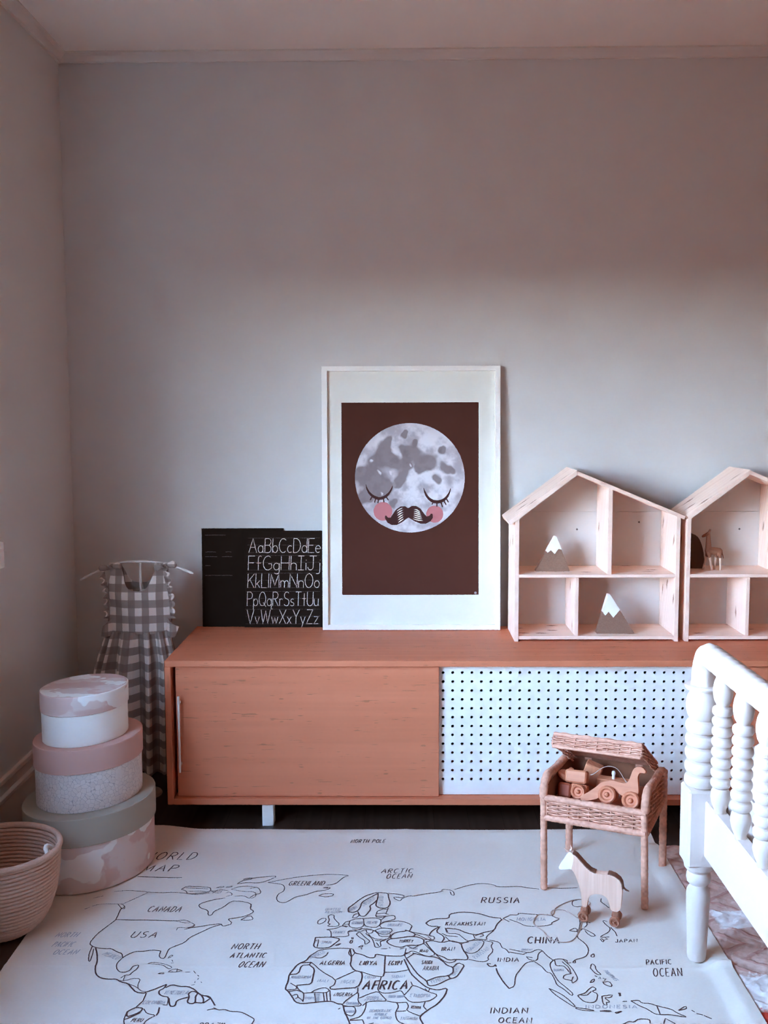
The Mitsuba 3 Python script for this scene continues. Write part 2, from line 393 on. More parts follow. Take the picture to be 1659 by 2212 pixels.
# the map's drawing, in millimetres on the floor: pen weight and points, and its words with their baselines
MAPLINES = '''2:-772,2636 -736,2644 -698,2638 -678,2634 -639,2631 -611,2636 -571,2628 -544,2621 -512,2630|\
2:-678,2634 -693,2611 -725,2571 -733,2563|\
2:-807,2553 -789,2565 -769,2567 -744,2565 -732,2567 -719,2550 -717,2535 -728,2545|\
2:-742,2565 -732,2550 -724,2537 -720,2554|\
2:-568,2478 -545,2483 -528,2468 -546,2467 -568,2476|\
2:-528,2468 -516,2457 -532,2441 -557,2445 -558,2429|\
2:-516,2457 -523,2443 -539,2433|\
2:-822,2536 -811,2547|\
2:-816,2597 -805,2605 -794,2610|\
3:-726,2545 -727,2524 -725,2504 -725,2487 -724,2479 -738,2443 -751,2408 -757,2363 -745,2349 -732,2342 -708,2338 -697,2340 -678,2324 -664,2317 -657,2297|\
3:-574,2330 -594,2335 -615,2328 -637,2326 -651,2310 -659,2296 -664,2275 -661,2255 -650,2238 -635,2236 -626,2243 -623,2260 -610,2265 -610,2252 -619,2235 -621,2225|\
3:-451,2461 -474,2445 -493,2422 -517,2395 -525,2369 -548,2350 -557,2339 -557,2314 -558,2297 -566,2297 -573,2307 -574,2330|\
3:-723,2482 -680,2479 -636,2480 -596,2478 -568,2478|\
3:-532,2441 -502,2449 -477,2459 -452,2465 -445,2449 -422,2465 -440,2489 -423,2493 -400,2502 -382,2518 -378,2531 -390,2543 -390,2569|\
3:-405,2484 -385,2510 -372,2487 -389,2481 -405,2484|\
3:-745,2349 -743,2316 -736,2288 -730,2278 -733,2309 -738,2338|\
3:-999,2725 -998,2724|\
4:-735,2342 -724,2317 -713,2282 -710,2254 -701,2228 -686,2212 -663,2207 -649,2209 -635,2197 -616,2190 -604,2174 -589,2155 -571,2152 -566,2155|\
4:-731,2727 -687,2724 -643,2721 -606,2722|\
2:-639,2212 -632,2225 -621,2225 -619,2235|\
2:-637,2202 -623,2202 -611,2212 -592,2209 -593,2190 -589,2171 -578,2160 -565,2157|\
2:-616,2190 -595,2177 -589,2171|\
2:-632,2225 -630,2202|\
2:-591,2272 -584,2281 -565,2277 -548,2269 -529,2256 -537,2250 -555,2266 -575,2272 -591,2272|\
2:-536,2239 -526,2252 -501,2244 -516,2239 -536,2239|\
2:-558,2232 -546,2237 -543,2230 -558,2232|\
2:-517,2252 -516,2239|\
2:-549,2297 -547,2311 -539,2311 -546,2300|\
2:-538,2290 -535,2283|\
2:-537,2276 -532,2277|\
2:-496,2239 -484,2239|\
2:-477,2243 -471,2233|\
2:-465,2226 -460,2220|\
2:-460,2213 -461,2207|\
2:-465,2200 -465,2194|\
2:-471,2184 -464,2187|\
2:-452,2198 -449,2194|\
4:-565,2157 -550,2168 -535,2181 -527,2189 -530,2171 -539,2162 -536,2149 -526,2140 -511,2137 -502,2102 -490,2102 -491,2125 -473,2135 -466,2138|\
4:-527,2174 -515,2187 -496,2179 -478,2180 -462,2169 -449,2153 -440,2144 -422,2141 -412,2123 -403,2105|\
4:-466,2138 -471,2150 -464,2162 -449,2153 -453,2141 -448,2117 -456,2111 -467,2117 -466,2138|\
4:-448,2117 -431,2114 -432,2129 -440,2144|\
4:-431,2114 -418,2132 -429,2142|\
4:-574,2097 -558,2095 -560,2081 -582,2063 -587,2068 -589,2083 -574,2097|\
4:-523,2098 -521,2078 -523,2068|\
3:-417,2088 -406,2093 -395,2091 -407,2099 -393,2088 -379,2091 -367,2083 -347,2082 -336,2077 -317,2062 -309,2054 -313,2038|\
3:-565,2152 -565,2122 -574,2098|\
3:-589,2083 -589,2072 -589,2052 -583,2036|\
3:-556,2092 -545,2075 -523,2068 -534,2058 -541,2047 -542,2037|\
3:-518,2107 -508,2107 -511,2134|\
3:-589,2052 -578,2060 -559,2078|\
3:-465,2603 -493,2594 -519,2577 -529,2564 -521,2547 -497,2534 -494,2509 -484,2508 -482,2530 -461,2551 -446,2586 -421,2586 -392,2573 -388,2552|\
3:-593,2652 -580,2672 -554,2668 -516,2664 -510,2643 -529,2630 -570,2625 -578,2643 -593,2652|\
2:-499,2662 -482,2673 -478,2665 -499,2662|\
2:-474,2665 -456,2674 -459,2665 -474,2665|\
2:-457,2653 -434,2671 -408,2672 -386,2662|\
2:-510,2643 -481,2644 -483,2630 -500,2634 -510,2643|\
2:-470,2630 -459,2639 -447,2621 -463,2612|\
2:-442,2612 -417,2617 -398,2597 -383,2613 -391,2640 -421,2639 -457,2653|\
2:-582,2661 -551,2657 -521,2655|\
2:-569,2639 -540,2643 -513,2634|\
2:-504,2630 -491,2653 -464,2644|\
3:-445,2685 -416,2695 -394,2690 -369,2700 -338,2734 -373,2730 -415,2719 -438,2700 -445,2685|\
3:-432,2714 -412,2724 -409,2714 -429,2706 -432,2714|\
3:-406,2658 -386,2667 -371,2631 -389,2622 -399,2606|\
3:-362,2693 -327,2710 -285,2726 -234,2739 -195,2744 -160,2740 -139,2735 -155,2725 -164,2706 -174,2685 -199,2676|\
3:-198,2666 -185,2659 -205,2645 -226,2641 -254,2618 -278,2609 -292,2587 -305,2574 -321,2582 -328,2600 -326,2626 -313,2640 -312,2663 -320,2681 -338,2688 -362,2693|\
3:-216,2615 -204,2627 -179,2627 -176,2618 -194,2607 -216,2615|\
3:-207,2661 -198,2666 -194,2657 -207,2661|\
3:-30,2628 -6,2624 14,2613 10,2602 -15,2608 -13,2597 2,2584 8,2599 31,2615 35,2611 65,2624 94,2633 120,2643 113,2647 121,2656 146,2645 148,2620 140,2620 137,2641|\
3:150,2654 190,2680 221,2692 259,2685 266,2671 300,2671|\
4:-132,2528 -134,2545 -121,2566 -106,2592 -90,2614 -65,2631 -53,2633 -30,2628 -29,2606 -23,2571 -31,2546 -51,2545 -62,2558 -60,2580 -57,2606 -57,2628|\
4:-132,2528 -120,2522 -108,2532 -102,2549 -99,2579 -81,2601 -65,2619 -57,2628|\
4:-108,2528 -101,2504 -89,2502 -81,2520 -74,2541 -78,2558 -68,2571 -60,2588|\
3:-29,2546 -35,2516 -28,2512|\
3:-57,2529 -43,2541 -31,2539|\
3:-59,2516 -35,2520|\
3:-61,2504 -34,2504|\
3:-57,2529 -62,2500 -44,2496 -34,2504|\
3:-120,2495 -117,2512 -107,2518 -103,2508 -110,2495 -120,2495|\
3:-126,2479 -110,2491 -90,2491 -62,2496 -50,2488|\
3:-126,2479 -128,2451 -108,2441 -93,2448 -89,2463 -92,2489|\
3:-89,2463 -85,2452 -61,2444 -50,2456 -46,2480 -50,2488|\
3:-46,2484 -34,2504 -12,2508 -10,2488 -26,2480 -44,2472|\
3:-50,2456 -42,2472 -22,2476 2,2480 33,2456 29,2441 25,2425|\
3:-20,2440 -45,2444 -50,2456|\
3:-183,2503 -176,2513 -167,2507 -168,2495 -161,2479 -151,2463 -156,2451 -183,2451 -174,2463 -182,2467 -178,2483 -183,2503|\
3:-207,2479 -198,2493 -186,2491 -189,2475 -200,2463 -207,2464 -207,2479|\
3:-182,2435 -172,2431 -168,2405 -170,2399|\
3:-182,2435 -159,2441 -144,2455 -132,2447|\
3:-168,2399 -137,2401 -124,2405 -129,2424 -123,2432|\
3:-144,2455 -137,2473 -126,2479|\
3:-144,2455 -130,2451|\
3:-141,2463 -128,2463|\
3:-129,2424 -115,2428 -100,2436 -93,2444|\
3:-123,2432 -100,2424 -84,2436 -65,2432|\
3:-118,2438 -104,2432 -89,2441 -69,2438|\
3:-107,2413 -99,2398 -85,2383 -84,2364 -78,2368 -71,2379 -87,2401 -95,2417 -100,2424 -107,2413|\
3:-84,2417 -68,2394 -63,2375 -59,2350 -51,2350 -44,2357 -48,2376 -33,2387 -25,2394 -22,2413|\
3:-65,2432 -53,2417 -49,2402 -22,2402|\
3:-84,2436 -80,2417 -68,2417 -65,2432|\
3:-76,2413 -72,2402 -60,2390 -41,2387|\
3:-60,2383 -44,2381 -33,2390|\
3:-61,2432 -45,2444 -20,2440 -18,2429 -26,2413 -49,2413 -61,2432|\
3:-121,2371 -119,2386 -114,2379 -117,2368 -121,2371|\
3:-119,2394 -114,2397 -114,2388 -119,2394|\
3:-99,2353 -88,2361 -91,2350 -99,2353|\
3:-44,2343 -29,2344|\
3:-156,2360 -141,2370 -150,2358 -156,2360|\
3:1,2343 11,2347|\
3:-93,2346 -90,2342|\
3:-25,2350 -22,2346|\
3:-56,2372 -50,2357|\
3:-207,2382 -198,2386 -199,2352|\
4:-207,2397 -170,2399 -144,2390 -158,2367 -169,2349 -191,2345 -209,2352 -207,2382 -207,2397|\
4:-20,2406 -14,2417 -2,2425 17,2425 13,2433 25,2425 40,2414 36,2402 13,2398 -6,2394 -22,2391 -20,2406|\
4:-29,2383 -22,2391 17,2398 40,2402 59,2391 60,2369 47,2361 20,2358 5,2350 -10,2354 -25,2365 -31,2376 -29,2383|\
4:64,2376 78,2384 104,2373 124,2384 150,2373 152,2344 163,2309 160,2295 134,2298 116,2294 105,2308 87,2319 73,2351 64,2376|\
4:67,2468 77,2484 97,2493 127,2493 129,2517 159,2528 188,2526 211,2518 234,2502 265,2496 246,2466 237,2434 212,2426 191,2411 165,2422 146,2440 115,2445 120,2426|\
4:67,2468 76,2453 102,2453 83,2433 73,2410 79,2403|\
4:102,2453 91,2425 106,2410 111,2395 104,2377|\
3:25,2425 44,2419 67,2410 86,2403 86,2388 70,2387 55,2402 40,2414|\
3:61,2387 78,2391 71,2402|\
3:265,2496 282,2510|\
3:265,2496 279,2478|\
3:115,2445 118,2418 145,2418 162,2388 170,2381 186,2392|\
3:113,2403 124,2380 150,2373 169,2377|\
3:106,2418 117,2407 144,2403|\
3:183,2411 186,2392 216,2388 213,2403 236,2434|\
3:187,2407 203,2419 210,2409 198,2403|\
3:150,2369 178,2388 208,2385 202,2359 185,2330 166,2323 153,2337|\
3:208,2385 230,2377 221,2359 226,2337 209,2309 211,2295 196,2285 164,2298|\
3:220,2388 245,2377 247,2352 257,2345 262,2327|\
3:60,2369 73,2343 87,2319 68,2308 46,2325 31,2336 16,2318|\
3:20,2354 32,2343 47,2361|\
3:16,2343 12,2315 16,2297 35,2322|\
3:12,2315 20,2325|\
3:87,2319 101,2294 115,2281 130,2288 134,2296|\
4:214,2278 205,2281 209,2264 220,2264 225,2278 225,2244 235,2202 246,2174|\
4:16,2299 30,2260 44,2230 62,2207 65,2185 86,2191 112,2214 130,2221 142,2247 153,2271 137,2284 125,2260|\
4:31,2325 64,2311 87,2308 104,2287 111,2270 125,2260 124,2240 112,2227 87,2224 62,2207|\
4:112,2227 117,2214|\
4:11,2297 19,2260 26,2236 37,2217 57,2185 68,2176 85,2169 108,2179 102,2151 83,2115 62,2094 46,2074 43,2062 50,2041|\
4:-213,2310 -220,2289 -234,2278 -243,2258 -254,2228 -253,2199 -256,2180 -256,2167 -248,2158 -237,2136 -229,2118 -214,2111 -191,2116 -164,2122 -147,2122 -136,2113 -124,2113 -119,2084 -111,2061 -105,2040|\
4:-112,2342 -107,2324 -88,2317 -73,2303 -58,2304 -57,2321 -36,2313 -10,2311 9,2311 16,2325|\
4:-211,2268 -197,2251 -198,2225 -199,2189 -218,2186 -232,2183|\
4:-119,2342 -113,2300 -116,2269 -104,2247 -87,2242 -85,2213 -94,2178 -125,2174 -153,2168 -157,2177|\
4:-34,2311 -35,2242 -37,2226|\
4:-208,2282 -234,2278|\
4:-208,2282 -211,2268 -229,2266 -233,2231 -252,2228|\
3:-213,2310 -203,2324 -194,2336 -176,2342 -150,2346 -123,2346 -112,2342|\
3:-212,2307 -188,2299 -174,2313 -171,2327|\
3:-208,2282 -183,2245 -145,2209 -147,2187 -157,2177|\
3:-145,2209 -104,2245|\
3:-119,2342 -122,2321 -114,2307 -107,2324|\
3:-104,2247 -86,2242 -64,2229 -42,2223 -37,2226|\
3:-35,2242 -10,2243 21,2250|\
3:-42,2223 -45,2200 -50,2168 -37,2156 -13,2159 3,2169 10,2150|\
3:-247,2192 -231,2177 -232,2167 -254,2164|\
3:-232,2183 -227,2167 -215,2155 -212,2143 -212,2119|\
3:-238,2142 -228,2149 -224,2136 -230,2130|\
3:-224,2136 -212,2122|\
3:-247,2158 -230,2164 -215,2155|\
3:-197,2155 -188,2167 -168,2177 -156,2165 -163,2155 -184,2155 -197,2155|\
3:-213,2152 -197,2155|\
3:-189,2152 -184,2119|\
3:-170,2155 -165,2122|\
3:-163,2155 -159,2122|\
3:-156,2165 -152,2125|\
3:-94,2178 -93,2159 -106,2143 -119,2125 -124,2113|\
3:-93,2159 -91,2147 -92,2125 -81,2108 -108,2104 -122,2107|\
3:-89,2137 -69,2153 -48,2165 -37,2144 -27,2126 -54,2126 -71,2123 -81,2108|\
3:-27,2126 -6,2120 15,2120|\
3:10,2147 22,2169 29,2188 43,2182 64,2163 86,2151 70,2130 49,2123 22,2120 10,2144|\
3:56,2124 52,2106 58,2094|\
3:15,2120 20,2105 14,2088 43,2071|\
3:-6,2120 -2,2105 -8,2088 -9,2073 -4,2051 9,2041|\
3:-122,2104 -98,2105 -94,2084 -103,2067 -119,2078|\
3:-73,2123 -74,2096 -83,2067 -106,2056|\
3:-106,2053 -79,2056 -75,2040|\
3:-8,2088 4,2088 14,2088|\
3:-133,2093 -129,2098|\
3:26,2201 29,2188|\
3:57,2176 64,2163 68,2176|\
3:-65,2040 -55,2045|\
3:300,2672 326,2675 350,2665 379,2658|\
3:403,2665 438,2662 485,2666|\
3:283,2515 305,2513 308,2525 336,2519 363,2516 387,2518 397,2504 410,2495 398,2485 385,2475 386,2467 367,2459 339,2455 316,2459 302,2475 280,2491|\
3:475,2597 458,2592 453,2566 463,2558 475,2562|\
3:537,2606 532,2588 547,2554|\
3:460,2500 457,2468 447,2436 436,2406 453,2373 456,2347 447,2319 434,2308 416,2301 406,2287 413,2285 415,2296|\
3:424,2436 440,2450 446,2440 441,2433 446,2429 424,2436|\
3:453,2437 459,2448 469,2437 486,2414 476,2406 466,2421 463,2437|\
3:464,2452 474,2464 475,2480 484,2476|\
3:517,2484 520,2468 529,2449 521,2429 498,2410 495,2403 517,2406|\
3:537,2410 537,2429 530,2453|\
3:493,2395 496,2380 501,2388 496,2399|\
3:518,2488 528,2483|\
3:506,2403 511,2395 502,2391|\
3:456,2319 464,2329 463,2312 455,2312 456,2319|\
3:246,2175 259,2184 266,2229 282,2256 298,2286 317,2291|\
3:265,2346 286,2337 311,2328 332,2346 343,2341 349,2321 362,2297|\
3:263,2332 295,2321 304,2328|\
3:301,2311 307,2297 325,2293 331,2325 342,2338|\
3:301,2311 316,2307|\
3:317,2290 329,2273 340,2243 350,2240 354,2211 355,2191 368,2176 381,2148 386,2157 376,2179 362,2204 358,2220 351,2260 353,2283 366,2301 382,2304 395,2297|\
3:366,2297 365,2270 377,2273 383,2270 391,2250 395,2234 395,2263 383,2290|\
3:387,2301 401,2263 407,2230 406,2214 391,2198 392,2211 373,2217 378,2233 397,2240|\
3:392,2211 398,2227|\
3:395,2297 395,2284 403,2287|\
3:443,2260 451,2284 457,2274 455,2254 465,2234 453,2237 445,2257 443,2260|\
3:448,2232 453,2227|\
3:432,2202 438,2214 446,2218 440,2205 432,2202|\
3:454,2221 460,2218 458,2226|\
3:461,2205 476,2208 480,2192 475,2186 463,2195 461,2205|\
3:464,2221 471,2218 466,2211|\
3:335,2177 349,2166 367,2145 383,2109 379,2106 361,2130 344,2154 335,2177|\
3:382,2104 400,2101 424,2093 405,2092 383,2098 382,2104|\
3:395,2151 414,2161 424,2176 435,2187 442,2176 429,2167 441,2158 433,2131 421,2122 405,2127 397,2142 395,2151|\
3:402,2151 416,2152 428,2167|\
3:448,2149 474,2155 466,2143 452,2143 462,2125 452,2125 453,2113 444,2119 448,2149|\
3:487,2161 492,2161 486,2149 491,2150 487,2161|\
3:489,2129 499,2129|\
3:432,2092 453,2095 458,2090 432,2092|\
3:464,2087 482,2093 467,2083 464,2087|\
3:508,2131 526,2134 530,2122 547,2122 561,2111 588,2099 596,2085 615,2068 595,2074 580,2079 559,2079 547,2082 535,2102 521,2113 508,2131|\
3:560,2114 559,2079|\
3:602,2094 622,2111 622,2100 602,2094|\
3:630,2094 635,2088|\
3:637,2082 649,2077|\
3:651,2074 664,2063|\
3:475,2046 487,2055 496,2051 509,2064 532,2062 530,2048|\
3:558,2046 566,2065 581,2047|\
4:-105,2040 -83,1974 -61,1894 -39,1852 -18,1871 13,1949 40,2007 50,2041|\
3:-313,2038 -320,1973 -348,1931 -354,1873 -386,1804 -397,1756 -395,1707|\
3:-583,2036 -542,1960 -493,1891 -455,1781 -422,1715 -395,1707|\
3:475,2046 437,2017 421,1969 433,1939 475,1960 500,1930 534,1920 573,1960 583,2007 581,2047'''
MAPTEXT = [('WORLD', -751, 2837, -598, 2838, 47.6, 4, 0),
 ('MAP', -731, 2761, -636, 2761, 40.1, 4, 0),
 ('CANADA', -656, 2525, -572, 2525, 29.5, 3, 0),
 ('USA', -665, 2392, -603, 2392, 28.9, 3, 0),
 ('NORTH', -406, 2340, -342, 2341, 25.5, 3, 0),
 ('ATLANTIC', -403, 2301, -321, 2302, 21.1, 3, 0),
 ('OCEAN', -377, 2257, -320, 2257, 27.2, 3, 0),
 ('NORTH', -851, 2393, -799, 2393, 22.8, 3, 1),
 ('PACIFIC', -844, 2348, -795, 2348, 22.0, 3, 1),
 ('OCEAN', -830, 2312, -774, 2313, 21.4, 3, 1),
 ('PERU', -572, 2045, -549, 2045, 12.4, 2, 0),
 ('VENEZUELA', -526, 2148, -474, 2148, 14.2, 2, 1),
 ('COLOMBIA', -564, 2110, -516, 2110, 13.1, 2, 1),
 ('BRAZIL', -426, 2020, -370, 2020, 22.1, 3, 0),
 ('MEXICO', -711, 2311, -670, 2289, 15.6, 2, 1),
 ('NORTH POLE', -146, 2954, -44, 2954, 19.2, 3, 0),
 ('ARCTIC', -51, 2750, 35, 2750, 26.7, 3, 0),
 ('OCEAN', -37, 2716, 32, 2717, 27.0, 3, 0),
 ('GREENLAND', -304, 2675, -208, 2676, 25.3, 3, 0),
 ('RUSSIA', 216, 2579, 315, 2579, 30.6, 4, 0),
 ('KAZAKHSTAN', 116, 2458, 214, 2459, 17.5, 3, 0),
 ('IRAN', 101, 2336, 131, 2337, 15.9, 3, 0),
 ('INDIA', 231, 2288, 280, 2289, 17.3, 3, 0),
 ('TURKEY', -2, 2372, 32, 2372, 13.4, 2, 0),
 ('UKRAINE', -30, 2452, 7, 2452, 13.4, 2, 1),
 ('ALGERIA', -187, 2270, -130, 2271, 17.8, 3, 0),
 ('LIBYA', -94, 2271, -55, 2271, 17.8, 3, 0),
 ('EGYPT', -26, 2271, 5, 2272, 17.8, 3, 0),
 ('SAUDI', 51, 2277, 75, 2277, 15.1, 2, 0),
 ('ARABIA', 54, 2250, 90, 2250, 15.4, 2, 0),
 ('AFRICA', -83, 2171, 15, 2172, 34.8, 5, 0),
 ('MAURITANIA', -249, 2211, -204, 2212, 11.7, 2, 1),
 ('MALI', -187, 2198, -164, 2198, 10.3, 2, 1),
 ('NIGER', -133, 2194, -103, 2195, 12.8, 2, 1),
 ('CHAD', -81, 2216, -56, 2216, 11.1, 2, 1),
 ('SUDAN', -19, 2218, 10, 2219, 11.1, 2, 1),
 ('NIGERIA', -146, 2143, -106, 2143, 13.5, 2, 0),
 ('ETHIOPIA', 23, 2141, 67, 2142, 12.8, 2, 1),
 ('KENYA', 25, 2097, 45, 2097, 10.0, 2, 0),
 ('TANZANIA', 1, 2056, 37, 2057, 10.2, 2, 1),
 ('DEMOCRATIC', -65, 2084, -19, 2085, 9.9, 2, 1),
 ('REPUBLIC', -54, 2072, -28, 2072, 8.0, 2, 1),
 ('OF THE CONGO', -70, 2059, -19, 2060, 7.9, 2, 1),
 ('SPAIN', -191, 2367, -168, 2367, 12.6, 2, 1),
 ('FRANCE', -165, 2416, -136, 2416, 12.3, 2, 1),
 ('UNITED', -193, 2534, -155, 2535, 11.8, 2, 1),
 ('KINGDOM', -192, 2519, -150, 2520, 11.6, 2, 1),
 ('GERMANY', -121, 2463, -93, 2463, 12.8, 2, 1),
 ('POLAND', -83, 2465, -58, 2465, 12.8, 2, 1),
 ('IRAQ', 48, 2329, 67, 2329, 12.2, 2, 0),
 ('ROMANIA', -53, 2418, -24, 2419, 11.5, 2, 1),
 ('MOROCCO', -209, 2298, -178, 2324, 13.5, 2, 1),
 ('PAKISTAN', 181, 2300, 218, 2344, 13.5, 2, 1),
 ('AFGHANISTAN', 164, 2328, 202, 2377, 11.4, 2, 1),
 ('YEMEN', 72, 2195, 104, 2211, 13.5, 2, 1),
 ('OMAN', 127, 2227, 141, 2264, 12.5, 2, 1),
 ('SWEDEN', -94, 2554, -63, 2597, 15.6, 2, 1),
 ('FINLAND', -43, 2550, -42, 2610, 12.5, 2, 1),
 ('NORWAY', -128, 2528, -108, 2549, 11.4, 2, 1),
 ('SYRIA', 22, 2341, 43, 2341, 10.8, 2, 1),
 ('CAMEROON', -117, 2112, -91, 2112, 8.3, 2, 1),
 ('GABON', -116, 2081, -98, 2081, 8.7, 2, 1),
 ('CENTRAL', -73, 2136, -46, 2136, 7.9, 2, 1),
 ('AFRICAN', -78, 2127, -40, 2128, 7.2, 2, 1),
 ('SOUTH SUDAN', -25, 2139, 8, 2139, 9.1, 2, 1),
 ('IVORY', -209, 2129, -190, 2129, 8.5, 2, 1),
 ('GHANA', -177, 2122, -177, 2149, 11.4, 2, 1),
 ('CHINA', 312, 2374, 388, 2374, 29.8, 4, 0),
 ('MONGOLIA', 299, 2484, 371, 2485, 16.2, 3, 1),
 ('JAPAN', 527, 2380, 580, 2381, 14.9, 3, 0),
 ('PACIFIC', 578, 2279, 636, 2280, 20.6, 3, 0),
 ('OCEAN', 582, 2228, 647, 2229, 31.0, 3, 0),
 ('INDONESIA', 404, 2102, 515, 2103, 11.7, 3, 1),
 ('INDIAN', 195, 2079, 274, 2080, 20.2, 3, 0),
 ('OCEAN', 209, 2045, 278, 2045, 18.5, 3, 0),
 ('BURMA', 357, 2248, 380, 2249, 8.0, 2, 1),
 ('PHILIPPINES', 472, 2251, 490, 2210, 9.4, 2, 1),
 ('BHUTAN', 294, 2340, 318, 2340, 7.9, 2, 1)]

# ------------------------------------------------------------------ the room
X0, X1, Y0, Y1, Z1 = -1.16, 2.5, -1.9, 3.60, 2.515
WY0, WY1, WZ0, WZ1 = 0.45, 2.10, 0.75, 1.85          # the window in the left wall, beside the camera
struct('floor', cham((X0 - .2, Y0 - .1, -.06), (X1 + .1, Y1 + .1, 0)), 'plank_wood')
struct('ceiling', cham((X0 - .2, Y0 - .1, Z1), (X1 + .1, Y1 + .1, Z1 + .08)), 'ceiling_paint')
struct('wall_back', cham((X0 - .2, Y1, 0), (X1 + .1, Y1 + .1, Z1)), 'wall_paint')
struct('wall_front', cham((X0 - .2, Y0 - .1, 0), (X1 + .1, Y0, Z1)), 'unseen_paint')
struct('wall_right', cham((X1, Y0, 0), (X1 + .1, Y1, Z1)), 'unseen_paint')
hole = sbox(Y0, 0, Y1, Z1).difference(sbox(WY0, WZ0, WY1, WZ1))
m = ext(hole, .2); v = np.array(m.vertices)
struct('wall_left', tm(np.stack([X0 - v[:, 2], v[:, 0], v[:, 1]], 1), m.faces), 'wall_paint')
fr_ = sbox(WY0, WZ0, WY1, WZ1).difference(unary_union([sbox(WY0 + .045, WZ0 + .045, WY1 - .045, WZ1 - .045)]))
fr_ = fr_.union(sbox((WY0 + WY1) / 2 - .02, WZ0, (WY0 + WY1) / 2 + .02, WZ1))
m = ext(fr_, .06); v = np.array(m.vertices)
struct('window_1', tm(np.stack([X0 - .1 - v[:, 2], v[:, 0], v[:, 1]], 1), m.faces), 'white_gloss')
sill = cham((X0 - .2, WY0 - .04, WZ0 - .03), (X0 + .04, WY1 + .04, WZ0), .004)
scene['window_1__sill'] = mikit.ply(sill, 'white_gloss')
def cove(r=.032, n=7):
    return [(0, 0), *[(r - r * math.sin(a), -r + r * math.cos(a) - r * .0) for a in np.linspace(math.pi / 2, 0, n)]]
def run(profile, axis, a, b, mat, name, flip=False):
    """a moulding: profile (out from the wall, height) drawn along the back or the left wall"""
    m = ext(Polygon(profile).buffer(0), b - a); v = np.array(m.vertices)
    if axis == 'x': w = np.stack([a + v[:, 2], Y1 - v[:, 0], v[:, 1]], 1)
    else: w = np.stack([X0 + v[:, 0], a + v[:, 2], v[:, 1]], 1)
    mm = tm(w, m.faces); mm.fix_normals()
    struct(name, mm, mat)
cor = [(0, Z1), (.036, Z1), (.036, Z1 - .006), (.026, Z1 - .012), (.012, Z1 - .026), (.010, Z1 - .030), (0, Z1 - .030)]
run(cor, 'x', X0, X1, 'trim_paint', 'trim_1')
run(cor, 'y', Y0, Y1, 'trim_paint', 'trim_2')
bas = [(0, 0), (.011, 0), (.011, .165), (.016, .172), (.016, .182), (.008, .190), (.008, .215), (.012, .222), (.010, .232), (0, .236)]
run(bas, 'x', X0, X1, 'trim_paint', 'baseboard_back')
run(bas, 'y', Y0, Y1, 'trim_paint', 'baseboard_left')
ls = thing('light_switch', 'white light switch plate on the left wall at the edge of the photo', 'light switch')
part(ls, 'plate', cham((X0, 2.850, .845), (X0 + .010, 2.932, .924), .003), 'white_gloss'); part(ls, 'rocker', cham((X0 + .0101, 2.868, .863), (X0 + .014, 2.914, .906), .002), 'white_gloss')

# ------------------------------------------------------------------ rug and map on the floor
def zrug(x, y):
    e = np.clip(np.minimum((x - .745) / .03, (2.945 - y) / .03), 0, 1)
    P = np.stack([x * 55, y * 55, x * 0], -1)
    zz = np.abs((y * 7.0) % 1 - .5) * 2
    s = ((x + .10 * zz) * 13.0) % 1
    ridge = np.exp(-((s - .8) / .13) ** 2) * .004
    fold = .008 * np.exp(-((y - 2.40 - .35 * (x - .8)) / .02) ** 2) * np.clip((x - .76) / .05, 0, 1)
    return .001 + e * (.008 + ridge + fold + .0035 * meshkit.noise(P, 3) + .0025 * meshkit.noise(P * 2.7, 5))
def rug_sheet(x0, x1, y0, y1, nx, ny):
    return grid(lambda u, v: (x0 + u * (x1 - x0), y0 + v * (y1 - y0), zrug(x0 + u * (x1 - x0), y0 + v * (y1 - y0))), nx, ny)
one('rug', cat([rug_sheet(.745, 1.145, 1.85, 2.945, 110, 300), rug_sheet(1.145, 2.1, 1.85, 2.945, 40, 60), rug_sheet(.745, 2.1, .8, 1.85, 60, 60)]),
    'rug_pile', 'pink and white shaggy rug with zigzag pattern under the white bed', 'rug', smooth=True)

def sst(x): x = np.clip(x, 0, 1); return x * x * (3 - 2 * x)
def zmap(x, y):
    x, y = np.asarray(x, float), np.asarray(y, float)
    P = np.stack([x * 4.2, y * 4.2, x * 0], -1)
    z = .0022 + .0035 * (meshkit.noise(P, 11) - .3).clip(0)
    z = z + .009 * sst((y - 2.95) / .07)                                            # the far edge curls up
    z = z + .012 * sst((-.60 - x) / .14) * sst((y - 2.86) / .18)                    # and its corner more
    z = z + .013 * sst((x - .70) / .05) * sst((2.97 - y) / .06)                     # rides up on the rug
    z = z + .006 * np.exp(-((y - 2.262) / .012) ** 2) * sst((x - .70) / .06)        # crease by the bed leg
    z = z + .0016 * np.exp(-((y - 2.262) / .010) ** 2) + .0014 * np.exp(-((x - .02) / .012) ** 2)   # fold lines
    return z
MX0, MX1, MY0, MY1 = -.927, .768, 1.78, 3.035
mp = thing('world_map', 'large hand drawn paper world map spread on the floor', 'map')
def msheet(u, v):
    x = MX0 + u * (MX1 - MX0); y = MY0 + v * (MY1 - MY0) - .012 * (meshkit.noise(np.stack([x * 3, x * 0, x * 0], -1), 2) - .5) * (v > .98)
    return x, y, zmap(x, y)
top = grid(msheet, 240, 300); bot = top.copy(); bot.apply_translation((0, 0, -.0006)); bot.invert()
part(mp, 'sheet', cat([top, bot]), 'map_paper', smooth=True)
PEN = lambda x, y: zmap(x, y) + .0007
ink = []
